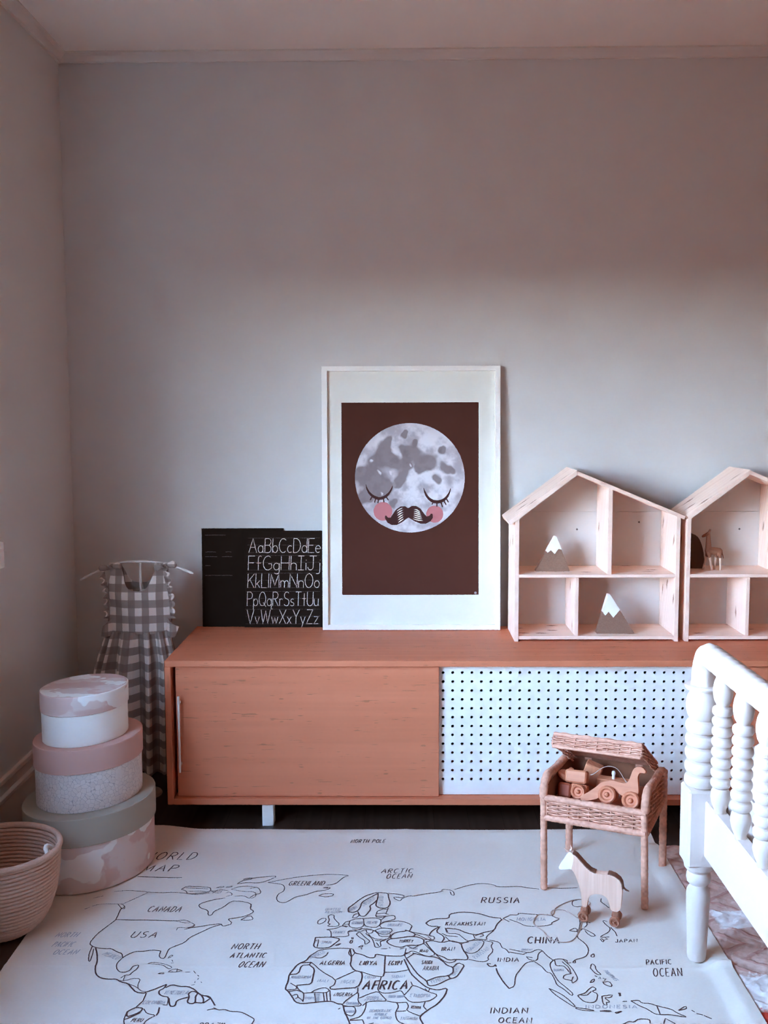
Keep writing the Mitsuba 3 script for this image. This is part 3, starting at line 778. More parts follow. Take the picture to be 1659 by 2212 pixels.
for rec in MAPLINES.split('|'):
    w, pts = rec.split(':')
    pts = np.array([list(map(float, q.split(','))) for q in pts.split()]) / 1000
    k = len(pts)
    if k > 3:                                       # soften the corners of the drawn line
        q = [pts[0]]
        for i in range(1, k - 1): q += [pts[i] + .22 * (pts[i - 1] - pts[i]), pts[i] + .22 * (pts[i + 1] - pts[i])]
        pts = np.array(q + [pts[-1]])
    r = ribbon(pts, {2: .0018, 3: .0025, 4: .0034}[int(w)], PEN)
    if r is not None: ink.append(r)
part(mp, 'coastlines', cat(ink), 'ink', label='brown pen outlines of the countries', kind='stuff')
inkt, grey = [], []
for s, xa, ya, xb, yb, h, w, g in MAPTEXT:
    (grey if g else inkt).extend(write(s, (xa / 1000, ya / 1000), (xb / 1000, yb / 1000), h / 1000, {2: .0016, 3: .0024, 4: .0032, 5: .0042}[w], PEN, slant=.22, gap=.34))
part(mp, 'lettering', cat(inkt), 'ink', label='brown pen lettering', kind='stuff')
part(mp, 'pencil_lettering', cat(grey), 'pencil', label='small grey pencil lettering', kind='stuff')

# ------------------------------------------------------------------ sideboard
SX0, SX1, SF, SB, SZ0, SZ1 = -.723, 1.705, 3.07, 3.586, .075, .533
sb = thing('sideboard', 'long low orange wood sideboard with sliding doors against the back wall', 'sideboard')
def board(root, name, a, b, ax, mat='veneer', off=0., c=.0015, label=None):
    mm = cham(a, b, c); return part(root, name, mm, mat, uv=grain(mm, ax, off), label=label)
board(sb, 'top', (SX0, SF, SZ1 - .019), (SX1, SB, SZ1), 0, off=.3)
board(sb, 'side_panel', (SX0, SF, SZ0), (SX0 + .019, SB, SZ1 - .0195), 2, off=.9)
board(sb, 'side_panel', (SX1 - .019, SF, SZ0), (SX1, SB, SZ1 - .0195), 2, off=1.9)
board(sb, 'bottom_panel', (SX0 + .0195, SF, SZ0), (SX1 - .0195, SB, SZ0 + .02), 0, off=2.9)
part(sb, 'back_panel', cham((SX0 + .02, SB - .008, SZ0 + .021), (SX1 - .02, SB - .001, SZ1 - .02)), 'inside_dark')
d1 = board(sb, 'door', (-.693, 3.086, SZ0 + .0215), (.125, 3.102, SZ1 - .021), 0, off=4.1)
bar = cat([cham((-.684, 3.061, .180), (-.677, 3.068, .424), .002), cham((-.684, 3.067, .20), (-.677, 3.087, .208)), cham((-.684, 3.067, .396), (-.677, 3.087, .404))])
part(d1, 'handle', bar, 'steel_white', label='long white bar handle')
d3 = board(sb, 'door', (.9265, 3.086, SZ0 + .0215), (1.676, 3.102, SZ1 - .021), 0, off=6.3)
part(d3, 'handle', tm(np.array(bar.vertices) + [2.345, 0, 0], bar.faces), 'steel_white', label='long white bar handle')
cs = []
for i in range(27):
    for j in range(13): cs.append(Point(.138 + .0298 * i, .4865 - .0284 * j).buffer(.0047, 4))
peg = sbox(.119, SZ0 + .0215, .933, SZ1 - .021).difference(unary_union(cs))
part(sb, 'pegboard_door', upright(peg, 3.106, 3.112), 'peg_white', label='white perforated pegboard sliding door')
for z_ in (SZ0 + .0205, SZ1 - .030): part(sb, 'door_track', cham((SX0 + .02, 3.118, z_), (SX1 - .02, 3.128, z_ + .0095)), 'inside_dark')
for x in (-.412, 1.39):
    for y in (3.085, 3.50):
        part(sb, 'leg', cham((x - .018, y, 0), (x + .018, y + .045, SZ0), .002), 'white_gloss', label='flat white metal leg')

# ------------------------------------------------------------------ picture and blackboards on the sideboard
def lean(O, sin_a):
    """local x right, y up the board, z out of its face"""
    ca = math.sqrt(1 - sin_a ** 2)
    M = np.eye(4); M[:3, 0], M[:3, 1], M[:3, 2], M[:3, 3] = (1, 0, 0), (0, sin_a, ca), (0, -ca, sin_a), O
    return M
def onto(m, M): m = m.copy(); m.apply_transform(M); return m
FM = lean((-.266, 3.540, SZ1 + .0005), .0620)
pc = thing('framed_print', 'white framed print of a sleeping moon with a moustache leaning on the wall', 'picture')
FW, FH = .621, .920
fbar = sbox(0, 0, FW, FH).difference(sbox(.019, .017, FW - .0175, FH - .0165))
part(pc, 'frame', onto(ext(fbar, .030), FM), 'white_gloss', label='white picture frame')
AX0, AX1, AY0, AY1 = .068, .547, .1212, .795
m = ext(sbox(.0192, .0172, FW - .0177, FH - .0167).difference(sbox(AX0, AY0, AX1, AY1)), .0022); m.apply_translation((0, 0, .0118))
part(pc, 'mat_board', onto(m, FM), 'mat_board', label='white mat board')
def flat(poly, z, t=.0003):
    g = [ext(p, t) for p in getattr(poly, 'geoms', [poly])]; m = cat(g); m.apply_translation((0, 0, z)); return onto(m, FM)
m = ext(sbox(.0192, .0172, FW - .0177, FH - .0167), .003); m.apply_translation((0, 0, .0085)); 
art = part(pc, 'print_sheet', onto(m, FM), 'art_brown', label='dark brown art print')
def Z4(x, y): return (-.0252 + .0004394 * x, .9401 - .0004414 * y)
mc, mr = Z4(755, 925), .1922
ang = np.linspace(0, 2 * np.pi, 97)[:-1]
disc = np.array([[mc[0], mc[1], .0118]] + [[mc[0] + mr * math.cos(a), mc[1] + mr * .996 * math.sin(a), .0118] for a in ang])
tri = [[0, i + 1, (i + 1) % 96 + 1] for i in range(96)]
uvm = np.stack([(disc[:, 0] + .0252) / .4394, (.9401 - disc[:, 1]) / .4414], 1)
part(art, 'moon', onto(tm(disc, tri), FM), 'moon_print', uv=uvm, label='grey full moon with dark seas')
for cx, cy, cr in ((540, 1190, .0328), (953, 1213, .0298)):
    part(art, 'cheek', flat(Point(Z4(cx, cy)).buffer(cr), .0120, .0002), 'cheek_pink', label='round pink cheek')
def brush(pts, wmax, wmin=.12):
    """a pen stroke thick in the middle and thin at the ends"""
    p = spline([Z4(*q) for q in pts], 26); d = np.gradient(p, axis=0); d /= np.linalg.norm(d, axis=1, keepdims=True)
    nn = np.stack([-d[:, 1], d[:, 0]], 1); w = wmax * (wmin + (1 - wmin) * np.sin(np.linspace(0, np.pi, 26)) ** .8)[:, None] / 2
    return Polygon(np.vstack([p + nn * w, (p - nn * w)[::-1]])).buffer(0)
eyes = [brush([(405, 975), (430, 1040), (470, 1075), (515, 1088), (560, 1072), (600, 1030), (618, 985)], .010),
        brush([(865, 1005), (885, 1060), (920, 1100), (970, 1116), (1020, 1103), (1060, 1062), (1078, 1010)], .011)]
for a, b in (((452, 1075), (440, 1097)), ((482, 1088), (474, 1117)), ((506, 1092), (500, 1120)), ((543, 1086), (548, 1113)), ((566, 1075), (582, 1098)),
             ((940, 1112), (933, 1133)), ((970, 1116), (970, 1150)), ((1000, 1112), (1014, 1152)), ((1024, 1104), (1042, 1136)), ((1044, 1088), (1060, 1116))):
    eyes.append(LineString([Z4(*a), Z4(*b)]).buffer(.0021))
for e in unary_union(eyes).geoms: part(art, 'eyelid', flat(e, .0122, .0002), 'moustache_ink', label='closed eye with short lashes')
mo = [(743, 1165), (715, 1150), (680, 1152), (645, 1175), (620, 1210), (600, 1240), (580, 1240), (568, 1225), (556, 1225), (556, 1245), (575, 1280), (610, 1298),
      (650, 1298), (690, 1278), (720, 1255), (743, 1240), (765, 1253), (800, 1272), (840, 1288), (880, 1290), (920, 1268), (938, 1240), (936, 1213), (922, 1208),
      (912, 1226), (890, 1232), (865, 1205), (840, 1170), (805, 1148), (770, 1147)]
mo = Polygon([Z4(*q) for q in mo]).buffer(.002).buffer(-.002)
part(art, 'moustache', flat(mo, .0124, .0002), 'moustache_ink', label='dark curled moustache')
st = []
for k in range(6):
    st.append(brush([(650 + 2 * k, 1190 + 18 * k), (672 + 2 * k, 1174 + 18 * k), (699 + 1.5 * k, 1163 + 17 * k)], .0034))
    st.append(brush([(788 - 1.5 * k, 1174 + 15 * k), (812 + 2 * k, 1180 + 16 * k), (838 + 4 * k, 1203 + 12 * k)], .0034))
for e in unary_union(st).geoms: part(art, 'moustache_streak', flat(e, .0126, .0002), 'white_matte', label='white streak in the moustache')
part(art, 'maker_mark', flat(unary_union([Point(Z4(1277, 1840)).buffer(.0046), ]), .0118, .0002), 'pencil', label='tiny pale mark in the corner')

AM = lean((-.700, 3.5795, SZ1 + .0005), .045)
ba = thing('blackboard', 'dark blank blackboard with faint chalk lines behind the alphabet board', 'blackboard')
mm = onto(cham((0, 0, 0), (.292, .352, .004), .0008), AM); part(ba, 'panel', mm, 'slate')
FL_ = lambda x, y: np.zeros_like(x) + .0045
fl = []
for x0, x1, y in ((.012, .085, .328), (.012, .05, .268), (.085, .105, .268), (.012, .055, .251), (.072, .108, .251), (.012, .03, .219), (.012, .07, .184), (.07, .108, .184)):
    fl.append(ribbon([(x0, y), ((x0 + x1) / 2, y + .0006), (x1, y)], .0016, FL_))
part(ba, 'chalk_lines', onto(cat(fl), AM), 'chalk_faint', label='faint chalk lines', kind='stuff')
BM = lean((-.549, 3.5705, SZ1 + .0005), .045)
bb = thing('alphabet_board', 'blackboard with the alphabet in chalk, partly behind the white picture frame', 'blackboard')
part(bb, 'panel', onto(cham((0, 0, 0), (.37, .344, .005), .0008), BM), 'slate')
CH = lambda x, y: np.zeros_like(x) + .0056
GF = {**G, 'I': SERIF_I, 'J': SERIF_J}
let, gl = [], []
for i, (s, zb, xa) in enumerate((('AaBbCcDdEe', .2665, .018), ('FfGgHhIiJj', .2045, .015), ('KkLlMmNnOo', .1415, .013), ('PpQqRrSsTtUu', .0765, .010), ('VvWwXxYyZz', .0125, .008))):
    let += write(s, (xa, zb), (xa + .2545, zb), .050, .0021, CH, slant=.04, gap=.12, font=GF)
    for dz in (0, .027, .052): gl.append(ribbon([(xa - .004, zb + dz), (.12, zb + dz), (.27, zb + dz)], .0008, lambda x, y: np.zeros_like(x) + .0053))
part(bb, 'letters', onto(cat(let), BM), 'chalk', label='white chalk alphabet', kind='stuff')
part(bb, 'guide_lines', onto(cat(gl), BM), 'chalk_faint', label='faint chalk guide lines', kind='stuff')

# ------------------------------------------------------------------ the two wooden doll houses
def make_house(label, dx=0., eave=-.024):
    h = thing('dollhouse', label, 'dollhouse', 'open wooden doll houses on the sideboard')
    O = np.array([.385 + dx, 3.335, SZ1 + .0005]); D = .205
    def bd(name, a, b, ax, off, mat='pine', lab=None):
        mm = cham(np.array(a) + O, np.array(b) + O, .0012); return part(h, name, mm, mat, uv=grain(mm, ax, off) if mat == 'pine' else None, label=lab)
    def slab(name, pts, y0, y1, dirv, off):
        mm = upright(Polygon(pts), y0, y1); v = np.array(mm.vertices)
        uv = np.stack([v[:, 0] * dirv[0] + v[:, 2] * dirv[1] + off, v[:, 1] + v[:, 2] * .3 + off], 1)
        mm.apply_translation(O); return part(h, name, mm, 'pine', uv=uv)
    slab('side_panel', [(0, 0), (.0125, 0), (.0125, .4165), (0, .407)], 0, D, (0, 1), .13)
    slab('side_panel', [(.5285, 0), (.541, 0), (.541, .4185), (.5285, .4235)], 0, D, (0, 1), .57)
    bd('bottom_board', (.0127, .002, .006), (.5283, D - .006, .018), 0, 1.1)
    bd('shelf', (.0127, .002, .2135), (.5283, D - .006, .2245), 0, 1.7)
    bd('divider', (.199, .002, .0182), (.2115, D - .006, .2133), 2, 2.3)
    slab('divider', [(.305, .2247), (.3175, .2247), (.3175, .5085), (.305, .5135)], .002, D - .006, (0, 1), .91)
    slab('roof_board', [(eave, .569 - .75 * (.1995 - eave)), (eave + .007, .5535 - .75 * (.1925 - eave) - .003), (.1995, .5535), (.1995, .569)], -.004, D + .006, (.8, .6), 3.1)
    slab('roof_board', [(.1997, .5535), (.552, .4065), (.5560, .4172), (.1997, .5665)], -.001, D + .006, (.93, -.37), 3.7)
    part(h, 'back_panel', cham(np.array((.0127, D - .0055, .006)) + O, np.array((.5283, D - .0015, .4135)) + O, .0005), 'hdf_white', label='white back panel')
    mm = upright(Polygon([(.0127, .4141), (.0127, .4155), (.1996, .5530), (.5283, .4165), (.5283, .4141)]), D - .0055, D - .0015); mm.apply_translation(O)
    part(h, 'gable_panel', mm, 'hdf_white')
    for x, z in ((.022, .377), (.237, .352), (.452, .377)):
        part(h, 'screw', upright(Point(x, z).buffer(.0032, 6), D - .0066, D - .0054).apply_translation(O), 'screw_dark')
    return h
h1 = make_house('left doll house, beside the framed print, with two small mountains on its shelves')
h2 = make_house('right doll house, cut by the photo edge, with a giraffe on its shelf', .563, -.002)

def mountain(x0, x1, apex, z0, h, y, label, cap):
    t = thing('toy_mountain', label, 'toy', 'felt mountains in the left doll house')
    fy0, fy1 = y - .013, y + .013
    base = rounded(Polygon([(x0, 0), (x1, 0), (apex + .003, h), (apex - .003, h)]), .0012)
    snow = Polygon([(x0 - .01, h + .02)] + [(x0 - .01, cap[0][1])] + cap + [(x1 + .01, cap[-1][1]), (x1 + .01, h + .02)])
    top_ = base.intersection(snow); low = base.difference(snow)
    if low.geom_type != 'Polygon': low = max(low.geoms, key=lambda g: g.area)
    if top_.geom_type != 'Polygon': top_ = max(top_.geoms, key=lambda g: g.area)
    a = upright(low, fy0, fy1); a.apply_translation((0, 0, z0)); part(t, 'slope', a, 'felt')
    b = upright(top_.buffer(.0006), fy0 - .0008, fy1 + .0008); b.apply_translation((0, 0, z0)); part(t, 'snow_cap', b, 'white_matte', label='white snow cap')
sz = SZ1 + .0005
mountain(.461, .577, .5275, sz + .2247, .117, 3.415, 'small brown felt mountain with white cap on the upper shelf of the left doll house',
         [(.495, .070), (.502, .064), (.512, .073), (.525, .060), (.537, .077), (.560, .072)])
mountain(.664, .792, .704, sz + .0182, .132, 3.385, 'small brown felt mountain with white cap on the bottom board of the left doll house',
         [(.672, .066), (.683, .075), (.692, .062), (.703, .076), (.719, .055), (.739, .080)])

import manifold3d as mf
def chain(segs, edge=.0025, rounds=12):
    """a body from tapered bones: each (p, r, q, s); one smooth surface"""
    parts_ = []
    for p, r, q, s in segs:
        A_ = mf.Manifold.sphere(r, 20).translate(list(map(float, p))); B_ = mf.Manifold.sphere(s, 20).translate(list(map(float, q)))
        parts_.append(mf.Manifold.batch_hull([A_, B_]))
    M_ = mf.Manifold.batch_boolean(parts_, mf.OpType.Add).refine_to_length(edge)
    w = M_.to_mesh(); t_ = trimesh.Trimesh(w.vert_properties[:, :3], w.tri_verts)
    trimesh.smoothing.filter_taubin(t_, iterations=rounds); return t_
gz = sz + .2247
def gp(x, z, y=0.): return np.array([1.062 + x, 3.43 + y, gz + z])
gi = thing('toy_giraffe', 'small toy giraffe standing on the shelf of the right doll house', 'toy')
part(gi, 'body', chain([(gp(-.012, .066), .0135, gp(.021, .063), .0125), (gp(-.014, .070), .0105, gp(-.0155, .122), .0062), (gp(-.0155, .123), .0068, gp(-.034, .1145), .0040),
                        (gp(-.013, .128, -.004), .0020, gp(-.010, .138, -.006), .0013), (gp(-.013, .128, .004), .0020, gp(-.010, .138, .006), .0013),
                        (gp(.031, .066), .0022, gp(.037, .040), .0014),
                        (gp(-.013, .060, -.006), .0085, gp(-.011, .045, -.007), .005), (gp(.020, .058, -.006), .009, gp(.024, .043, -.007), .005),
                        (gp(-.013, .060, .006), .0085, gp(-.018, .045, .007), .005), (gp(.020, .058, .006), .009, gp(.014, .043, .007), .005)], .0022, 8), 'giraffe_tan', smooth=True)
for a, b in ((gp(-.011, .047, -.007), gp(-.004, 0, -.008)), (gp(.024, .045, -.007), gp(.026, 0, -.008)), (gp(-.018, .047, .007), gp(-.028, 0, .008)), (gp(.014, .045, .007), gp(.010, 0, .008))):
    b = b + [0, 0, .0004]
    part(gi, 'leg', tube([a, (a + b) / 2, b + [0, 0, .006], b], [.0050, .0034, .0032, .0040], 10), 'giraffe_cream', smooth=40, label='cream lower leg')
one('toy_hill', upright(Polygon([(.9665, 0), *[(1.003 + .0425 * math.cos(a) * (1.0 if a < 1.57 else .86), .118 * math.sin(a) ** .9) for a in np.linspace(.0, math.pi, 24)]]).buffer(0), 3.462, 3.486).apply_translation((0, 0, gz)),
    'dark_brown', 'dark brown rounded wooden hill behind the toy giraffe', 'toy')

# ------------------------------------------------------------------ dress on a clothes stand
DX, DY = -.862, 3.35
cl = thing('clothes_stand', 'slim white clothes stand holding the gingham dress', 'clothes stand')
part(cl, 'pole', tube([(DX, DY + .004, .012), (DX, DY + .004, .40), (DX, DY + .004, .80)], .0036, 10), 'steel_white', smooth=40)
part(cl, 'base', lathe([(.001, 0), (.052, 0), (.055, .004), (.052, .010), (.012, .014), (.001, .016)], 32, (DX, DY + .004, 0)), 'steel_white', smooth=30)
part(cl, 'hanger_arms', tube(spline([(-1.056, DY - .02, .743), (-1.02, DY - .014, .762), (-.98, DY - .006, .778), (-.93, DY, .797), (-.88, DY + .002, .802), (-.84, DY + .002, .802), (-.795, DY, .797), (-.745, DY - .004, .785), (-.681, DY - .014, .763)], 40),
     np.r_[.0030, np.full(38, .0043), .0030], 10), 'steel_white', smooth=40)
dr_ = thing('gingham_dress', "child's grey and white gingham pinafore dress hanging on the white stand", 'dress')
CK, CKZ = .0455, .0525
def bod(front):
    s = -1 if front else 1
    def fn(u, v):
        t_ = np.abs(2 * u - 1)
        top_ = (.707 if front else .728) + (.092 if front else .071) * np.clip(t_ / .62, 0, 1) ** 3.2
        z = .563 + v * (top_ - .563)
        k = np.clip((z - .70) / .095, 0, 1)
        wl = -.968 + .006 * k + .004 * np.sin(60 * z); wr = -.762 - .010 * k - .003 * np.sin(70 * z)
        x = wl + u * (wr - wl)
        y = DY + s * (.030 * np.sin(np.pi * u) ** .8 * (1 - k) + .0055) + .0025 * np.sin(11 * u + 40 * z) * (1 - k)
        return x, y, z
    return fn
def cloth(fn, nu, nv, uvf=None):
    m = grid(fn, nu, nv); v = np.array(m.vertices)
    uv = uvf(v) if uvf else np.stack([(v[:, 0] - DX) / CK + .73, (v[:, 2] - .690) / CKZ + .73], 1)
    return m, uv
bm, bu = [], []
for f_ in (True, False):
    m, uv = cloth(bod(f_), 140, 50); bm.append(m); bu.append(uv)
m = cat(bm); part(dr_, 'bodice', m, 'gingham', smooth=True, uv=np.vstack(bu))
def frill(path, amp, wid, n=220, waves=13):
    """a gathered edge along a path (x, z)"""
    p = spline(path, n); t_ = np.linspace(0, 1, n)
    d = np.gradient(p, axis=0); d /= np.linalg.norm(d, axis=1, keepdims=True); nn = np.stack([d[:, 1], -d[:, 0]], 1)
    vs, uv = [], []
    for w in np.linspace(0, 1, 5):
        wav = np.sin(t_ * waves * 2 * np.pi) ; wav2 = np.cos(t_ * waves * 2 * np.pi * .97 + 1)
        o = p + nn * (wid * w * (1 + .25 * wav2))[:, None]
        vs.append(np.stack([o[:, 0], DY - .012 + amp * w * wav - .006 * w, o[:, 1]], 1)); uv.append(np.stack([t_ * 4.2, np.full(n, .2 + .5 * w)], 1))
    v = np.vstack(vs); f = []
    for j in range(4):
        for i in range(n - 1):
            a = j * n + i; f += [[a, a + 1, a + n + 1], [a, a + n + 1, a + n]]
    return tm(v, f), np.vstack(uv)
m, uv = frill([(-.762, .612), (-.764, .66), (-.768, .70), (-.778, .745), (-.782, .782)], .012, .017, waves=7); part(dr_, 'frill', m, 'gingham', smooth=True, uv=uv)
m, uv = frill([(-.976, .772), (-.972, .74), (-.966, .70), (-.964, .66), (-.966, .612)], .012, .013, waves=7); part(dr_, 'frill', m, 'gingham', smooth=True, uv=uv)
def bow(cx, cz, r):
    ms = []
    for s in (-1, 1):
        q = trimesh.creation.icosphere(3, 1.0); v = np.array(q.vertices)
        v = v * [1, .35, .62] ; v[:, 2] *= .45 + .55 * np.clip((v[:, 0] * s + 1) / 2, 0, 1) * 1.5
        v = v * r; v[:, 2] += .25 * r * np.sin(6 * v[:, 0] / r) * .3; v += [cx + s * r * .95, DY - .012, cz + .2 * r * s]
        ms.append(tm(v, q.faces))
    q = trimesh.creation.icosphere(2, r * .34); q.apply_translation((cx, DY - .016, cz)); ms.append(q)
    return cat(ms)
for cx, cz in ((-.958, .785), (-.775, .789)):
    m = bow(cx, cz, .0200); v = np.array(m.vertices)
    part(dr_, 'bow', m, 'gingham', smooth=True, uv=np.stack([v[:, 0] / CK + .3, v[:, 2] / CK], 1))
def skirt(u, v):
    th = u * 2 * np.pi; z = .570 - v * (.570 - .09)
    L_ = .112 + .058 * np.sin(np.minimum(v * 1.9, 1) * np.pi / 2); R_ = .098 + .020 * np.minimum(v * 5, 1)
    fold = .30 + .70 * np.minimum(v * 3.5, 1)
    w = np.sin(13 * th + 1.4 * np.sin(2 * th) + .6 * np.sin(5 * th)); pl = np.sign(w) * np.abs(w) ** .75 * .024 * fold + .005 * np.sin(31 * th + 2) * fold * (1 - .6 * v)
    cx = np.cos(th); ax = np.where(cx < 0, L_, R_)
    return DX - .004 + (ax + pl * .25) * cx, DY + (.036 + .018 * v + pl) * np.sin(th), z + .003 * np.sin(15 * th) * v
m = grid(skirt, 500, 80)
u_, v_ = np.meshgrid(np.linspace(0, 1, 500), np.linspace(0, 1, 80))
part(dr_, 'skirt', m, 'gingham', smooth=True, uv=np.stack([u_.ravel() * 16.0, (.570 - v_.ravel() * .48 - .690) / CKZ + .73], 1))
for s, pts in ((1, [(-.772, .615), (-.729, .588), (-.742, .553), (-.772, .556)]), (-1, [(-.956, .612), (-.984, .588), (-.990, .556), (-.952, .556)])):
    def fn(u, v, P_=np.array(pts)):
        a = P_[0] + (P_[1] - P_[0]) * u[..., None]; b = P_[3] + (P_[2] - P_[3]) * u[..., None]; q = a + (b - a) * v[..., None]
        return q[..., 0], DY - .026 + .010 * np.sin(5 * u + 2) - .012 * u, q[..., 1]
    m, uv = cloth(fn, 16, 12); part(dr_, 'sash_end', m, 'gingham', smooth=True, uv=uv)

# ------------------------------------------------------------------ stacked hat boxes
def oval(cx, cy, a, b, z0, z1, th=1.179, n=96, k=.003):
    t_ = np.linspace(0, 2 * np.pi, n + 1); c, s = math.cos(th), math.sin(th)
    def ring(sc_a, sc_b, z):
        x, y = sc_a * np.cos(t_), sc_b * np.sin(t_); return np.stack([cx + c * x - s * y, cy + s * x + c * y, 0 * t_ + z], 1)
    side = [ring(a - k * .4, b - k * .4, z0), ring(a, b, z0 + k * .5), ring(a, b, z1 - k), ring(a - k * .3, b - k * .3, z1 - k * .3), ring(a - k, b - k, z1)]
    R_ = (a + b) / 2; v = np.vstack(side); uv = np.vstack([np.stack([t_ * R_, r_[:, 2]], 1) for r_ in side])
    f = []
    for j in range(4):
        for i in range(n):
            p = j * (n + 1) + i; q = p + n + 1; f += [[p, p + 1, q + 1], [p, q + 1, q]]
    o = len(v); tp = np.vstack([[[cx, cy, z1]], ring(a - k, b - k, z1)]); bt = np.vstack([[[cx, cy, z0]], ring(a - k, b - k, z0)])
    v = np.vstack([v, tp, bt]); uv = np.vstack([uv, tp[:, :2] * 1.2 + .3, bt[:, :2]])
    for i in range(n):
        f += [[o, o + 1 + i, o + 2 + i], [o + n + 2, o + n + 4 + i, o + n + 3 + i]]
    return tm(v, f), uv
BA, BB = .135, .110
z = .0055
for lab, cx, cy, sc, hb, hl, mb, ml, bl, ll in (
    ('largest oval hat box with sage green lid at the bottom of the stack', -.880, 2.803, 1.517, .135, .074, 'cloud_paper', 'green_card', 'pink cloud pattern box', 'sage green lid'),
    ('middle oval hat box with plain pink lid over white crackle pattern', -.881, 2.808, 1.247, .1125, .0630, 'crackle_paper', 'pink_card', 'white crackle pattern box', 'plain pink lid'),
    ('smallest oval hat box, white with pink cloud pattern lid, on top of the stack', -.885, 2.797, 1.0, .090, .050, 'white_card', 'cloud_paper', 'plain white box', 'pink cloud pattern lid')):
    t = thing('hat_box', lab, 'hat box', 'hat boxes stacked by the left wall')
    m, uv = oval(cx, cy, BA * sc * .972, BB * sc * .972, z, z + hb); part(t, 'box', m, mb, smooth=True, uv=uv, label=bl)
    m, uv = oval(cx, cy, BA * sc, BB * sc, z + hb - .004, z + hb + hl); uv = uv + [1.37, .62]; part(t, 'lid', m, ml, smooth=True, uv=uv, label=ll)
    z += hb + hl + .0006

# ------------------------------------------------------------------ coiled basket
bk = thing('rope_basket', 'round coiled rope basket with a small loop handle in the left corner', 'basket')
KX, KY, KZ = -1.000, 2.440, .212
def krad(z): return np.interp(z, [0, .010, .03, .06, .10, .15, .19, .212], [.070, .088, .108, .125, .138, .146, .149, .150])
turns, per = 20, 60; n = turns * per
a_ = np.arange(n) / per * 2 * np.pi; zz = .008 + np.arange(n) / n * (KZ - .014)
part(bk, 'wall', tube(np.stack([KX + (krad(zz) - .006) * np.cos(a_), KY + (krad(zz) - .006) * np.sin(a_), zz], 1), .0053, 9, twist=lambda s, g: 1 + .05 * np.sin(g * 2 + s * 500)), 'rope', smooth=True)
part(bk, 'base', lathe([(.001, .003), (.07, .003), (.082, .006), (.07, .012), (.001, .012)], 40, (KX, KY, 0)), 'rope', smooth=30)
a_ = np.linspace(0, 2 * np.pi, 100, endpoint=False)
part(bk, 'rim', tube(np.stack([KX + .1455 * np.cos(a_), KY + .1455 * np.sin(a_), 0 * a_ + KZ], 1), .0075, 10, closed=True), 'rope', smooth=True, label='pale rope rim')
hd = spline([(KX + .128, KY + .060, KZ - .045), (KX + .112, KY + .054, KZ - .022), (KX + .106, KY + .036, KZ - .012), (KX + .114, KY + .016, KZ - .020), (KX + .132, KY + .010, KZ - .045)], 24)
part(bk, 'loop_handle', tube(hd, .0062, 9), 'white_matte', smooth=True, label='small white loop handle inside the rim')

# ------------------------------------------------------------------ wicker chest with toys
CO = np.array([.392, 2.655, 0.]); e1 = np.array([.912, -.41, 0]); e1 /= np.linalg.norm(e1); e2 = np.array([-e1[1], e1[0], 0]); e3 = np.array([0, 0, 1.])
CM = np.eye(4); CM[:3, 0], CM[:3, 1], CM[:3, 2], CM[:3, 3] = e1, e2, e3, CO
CW, CD = .269, .262
def loc(m): m = m.copy(); m.apply_transform(CM); return m
wc = thing('wicker_chest', 'small wicker toy chest on four legs with its lid open', 'chest')
wrap = lambda s, g: 1 + .16 * (np.abs(np.sin(s * math.pi / .017 + .5 * np.sin(s * 90))) ** .3 - .85) + .03 * np.sin(s * 900 + g)
def rail(pts, r, n=None): 
    p = np.asarray(pts, float); p = spline(p, n or 40) if len(p) > 2 else p[0] + (p[1] - p[0]) * np.linspace(0, 1, n or 60)[:, None]
    return loc(tube(p, r, 10, twist=wrap))
for x, y, tx, ty in ((0, 0, -.004, 0), (CW, 0, -.006, 0), (0, CD, -.002, 0), (CW, CD, -.002, 0)):
    h = .268 if y == 0 else .292
    part(wc, 'leg', rail([(x, y, .0055), (x + tx, y + ty, h)], .0092 if y == 0 else .0105, 110), 'cane', smooth=True)
for x in (-.004, CW - .004):
    part(wc, 'arm', rail([(x, .001, .262), (x, .004, .290), (x, .022, .308), (x, .06, .310), (x, .16, .302), (x, CD - .02, .294), (x, CD, .280)], .0115, 120), 'cane', smooth=True)
for z_, nm in ((.262, 'rail'), (.207, 'rail')):
    part(wc, nm, rail([(0, -.002, z_), (CW, -.002, z_)], .0088, 110), 'cane', smooth=True)
for x in (0, CW):
    part(wc, 'rail', rail([(x, 0, .207), (x, CD, .207)], .0080, 110), 'cane', smooth=True)
part(wc, 'rail', rail([(0, CD, .207), (CW, CD, .207)], .0080, 110), 'cane', smooth=True)
def woven(P, eu, ev, en, w, h, rows, stakes, amp=.0032, r=.0021, seed=1):
    P, eu, ev, en = (np.asarray(q, float) for q in (P, eu, ev, en)); rg = np.random.RandomState(seed); ms = []
    k = stakes * 6 + 1; u = np.linspace(0, 1, k)
    for i in range(rows):
        zc = (i + .5) / rows * h
        ph = (i % 2) * np.pi
        wob = rg.uniform(-.0009, .0009, k)
        p = P + eu * (u * w)[:, None] + ev * (zc + wob)[:, None] + en * (amp * np.cos(u * stakes * np.pi + ph))[:, None]
        ms.append(tube(p, r * rg.uniform(.85, 1.15), 5))
    for s in range(stakes + 1):
        q = P + eu * (w * s / stakes); ms.append(tube([q, q + ev * h], .0022, 5))
    return cat(ms)
part(wc, 'woven_front', loc(woven((.006, -.002, .211), (1, 0, 0), (0, 0, 1), (0, -1, 0), CW - .012, .048, 9, 9, amp=.0032, r=.0027)), 'cane', smooth=True, kind='stuff')
part(wc, 'woven_side', loc(woven((-.002, .006, .211), (0, 1, 0), (0, 0, 1), (-1, 0, 0), CD - .012, .090, 15, 8, amp=.0036, r=.0030)), 'cane', smooth=True, kind='stuff')
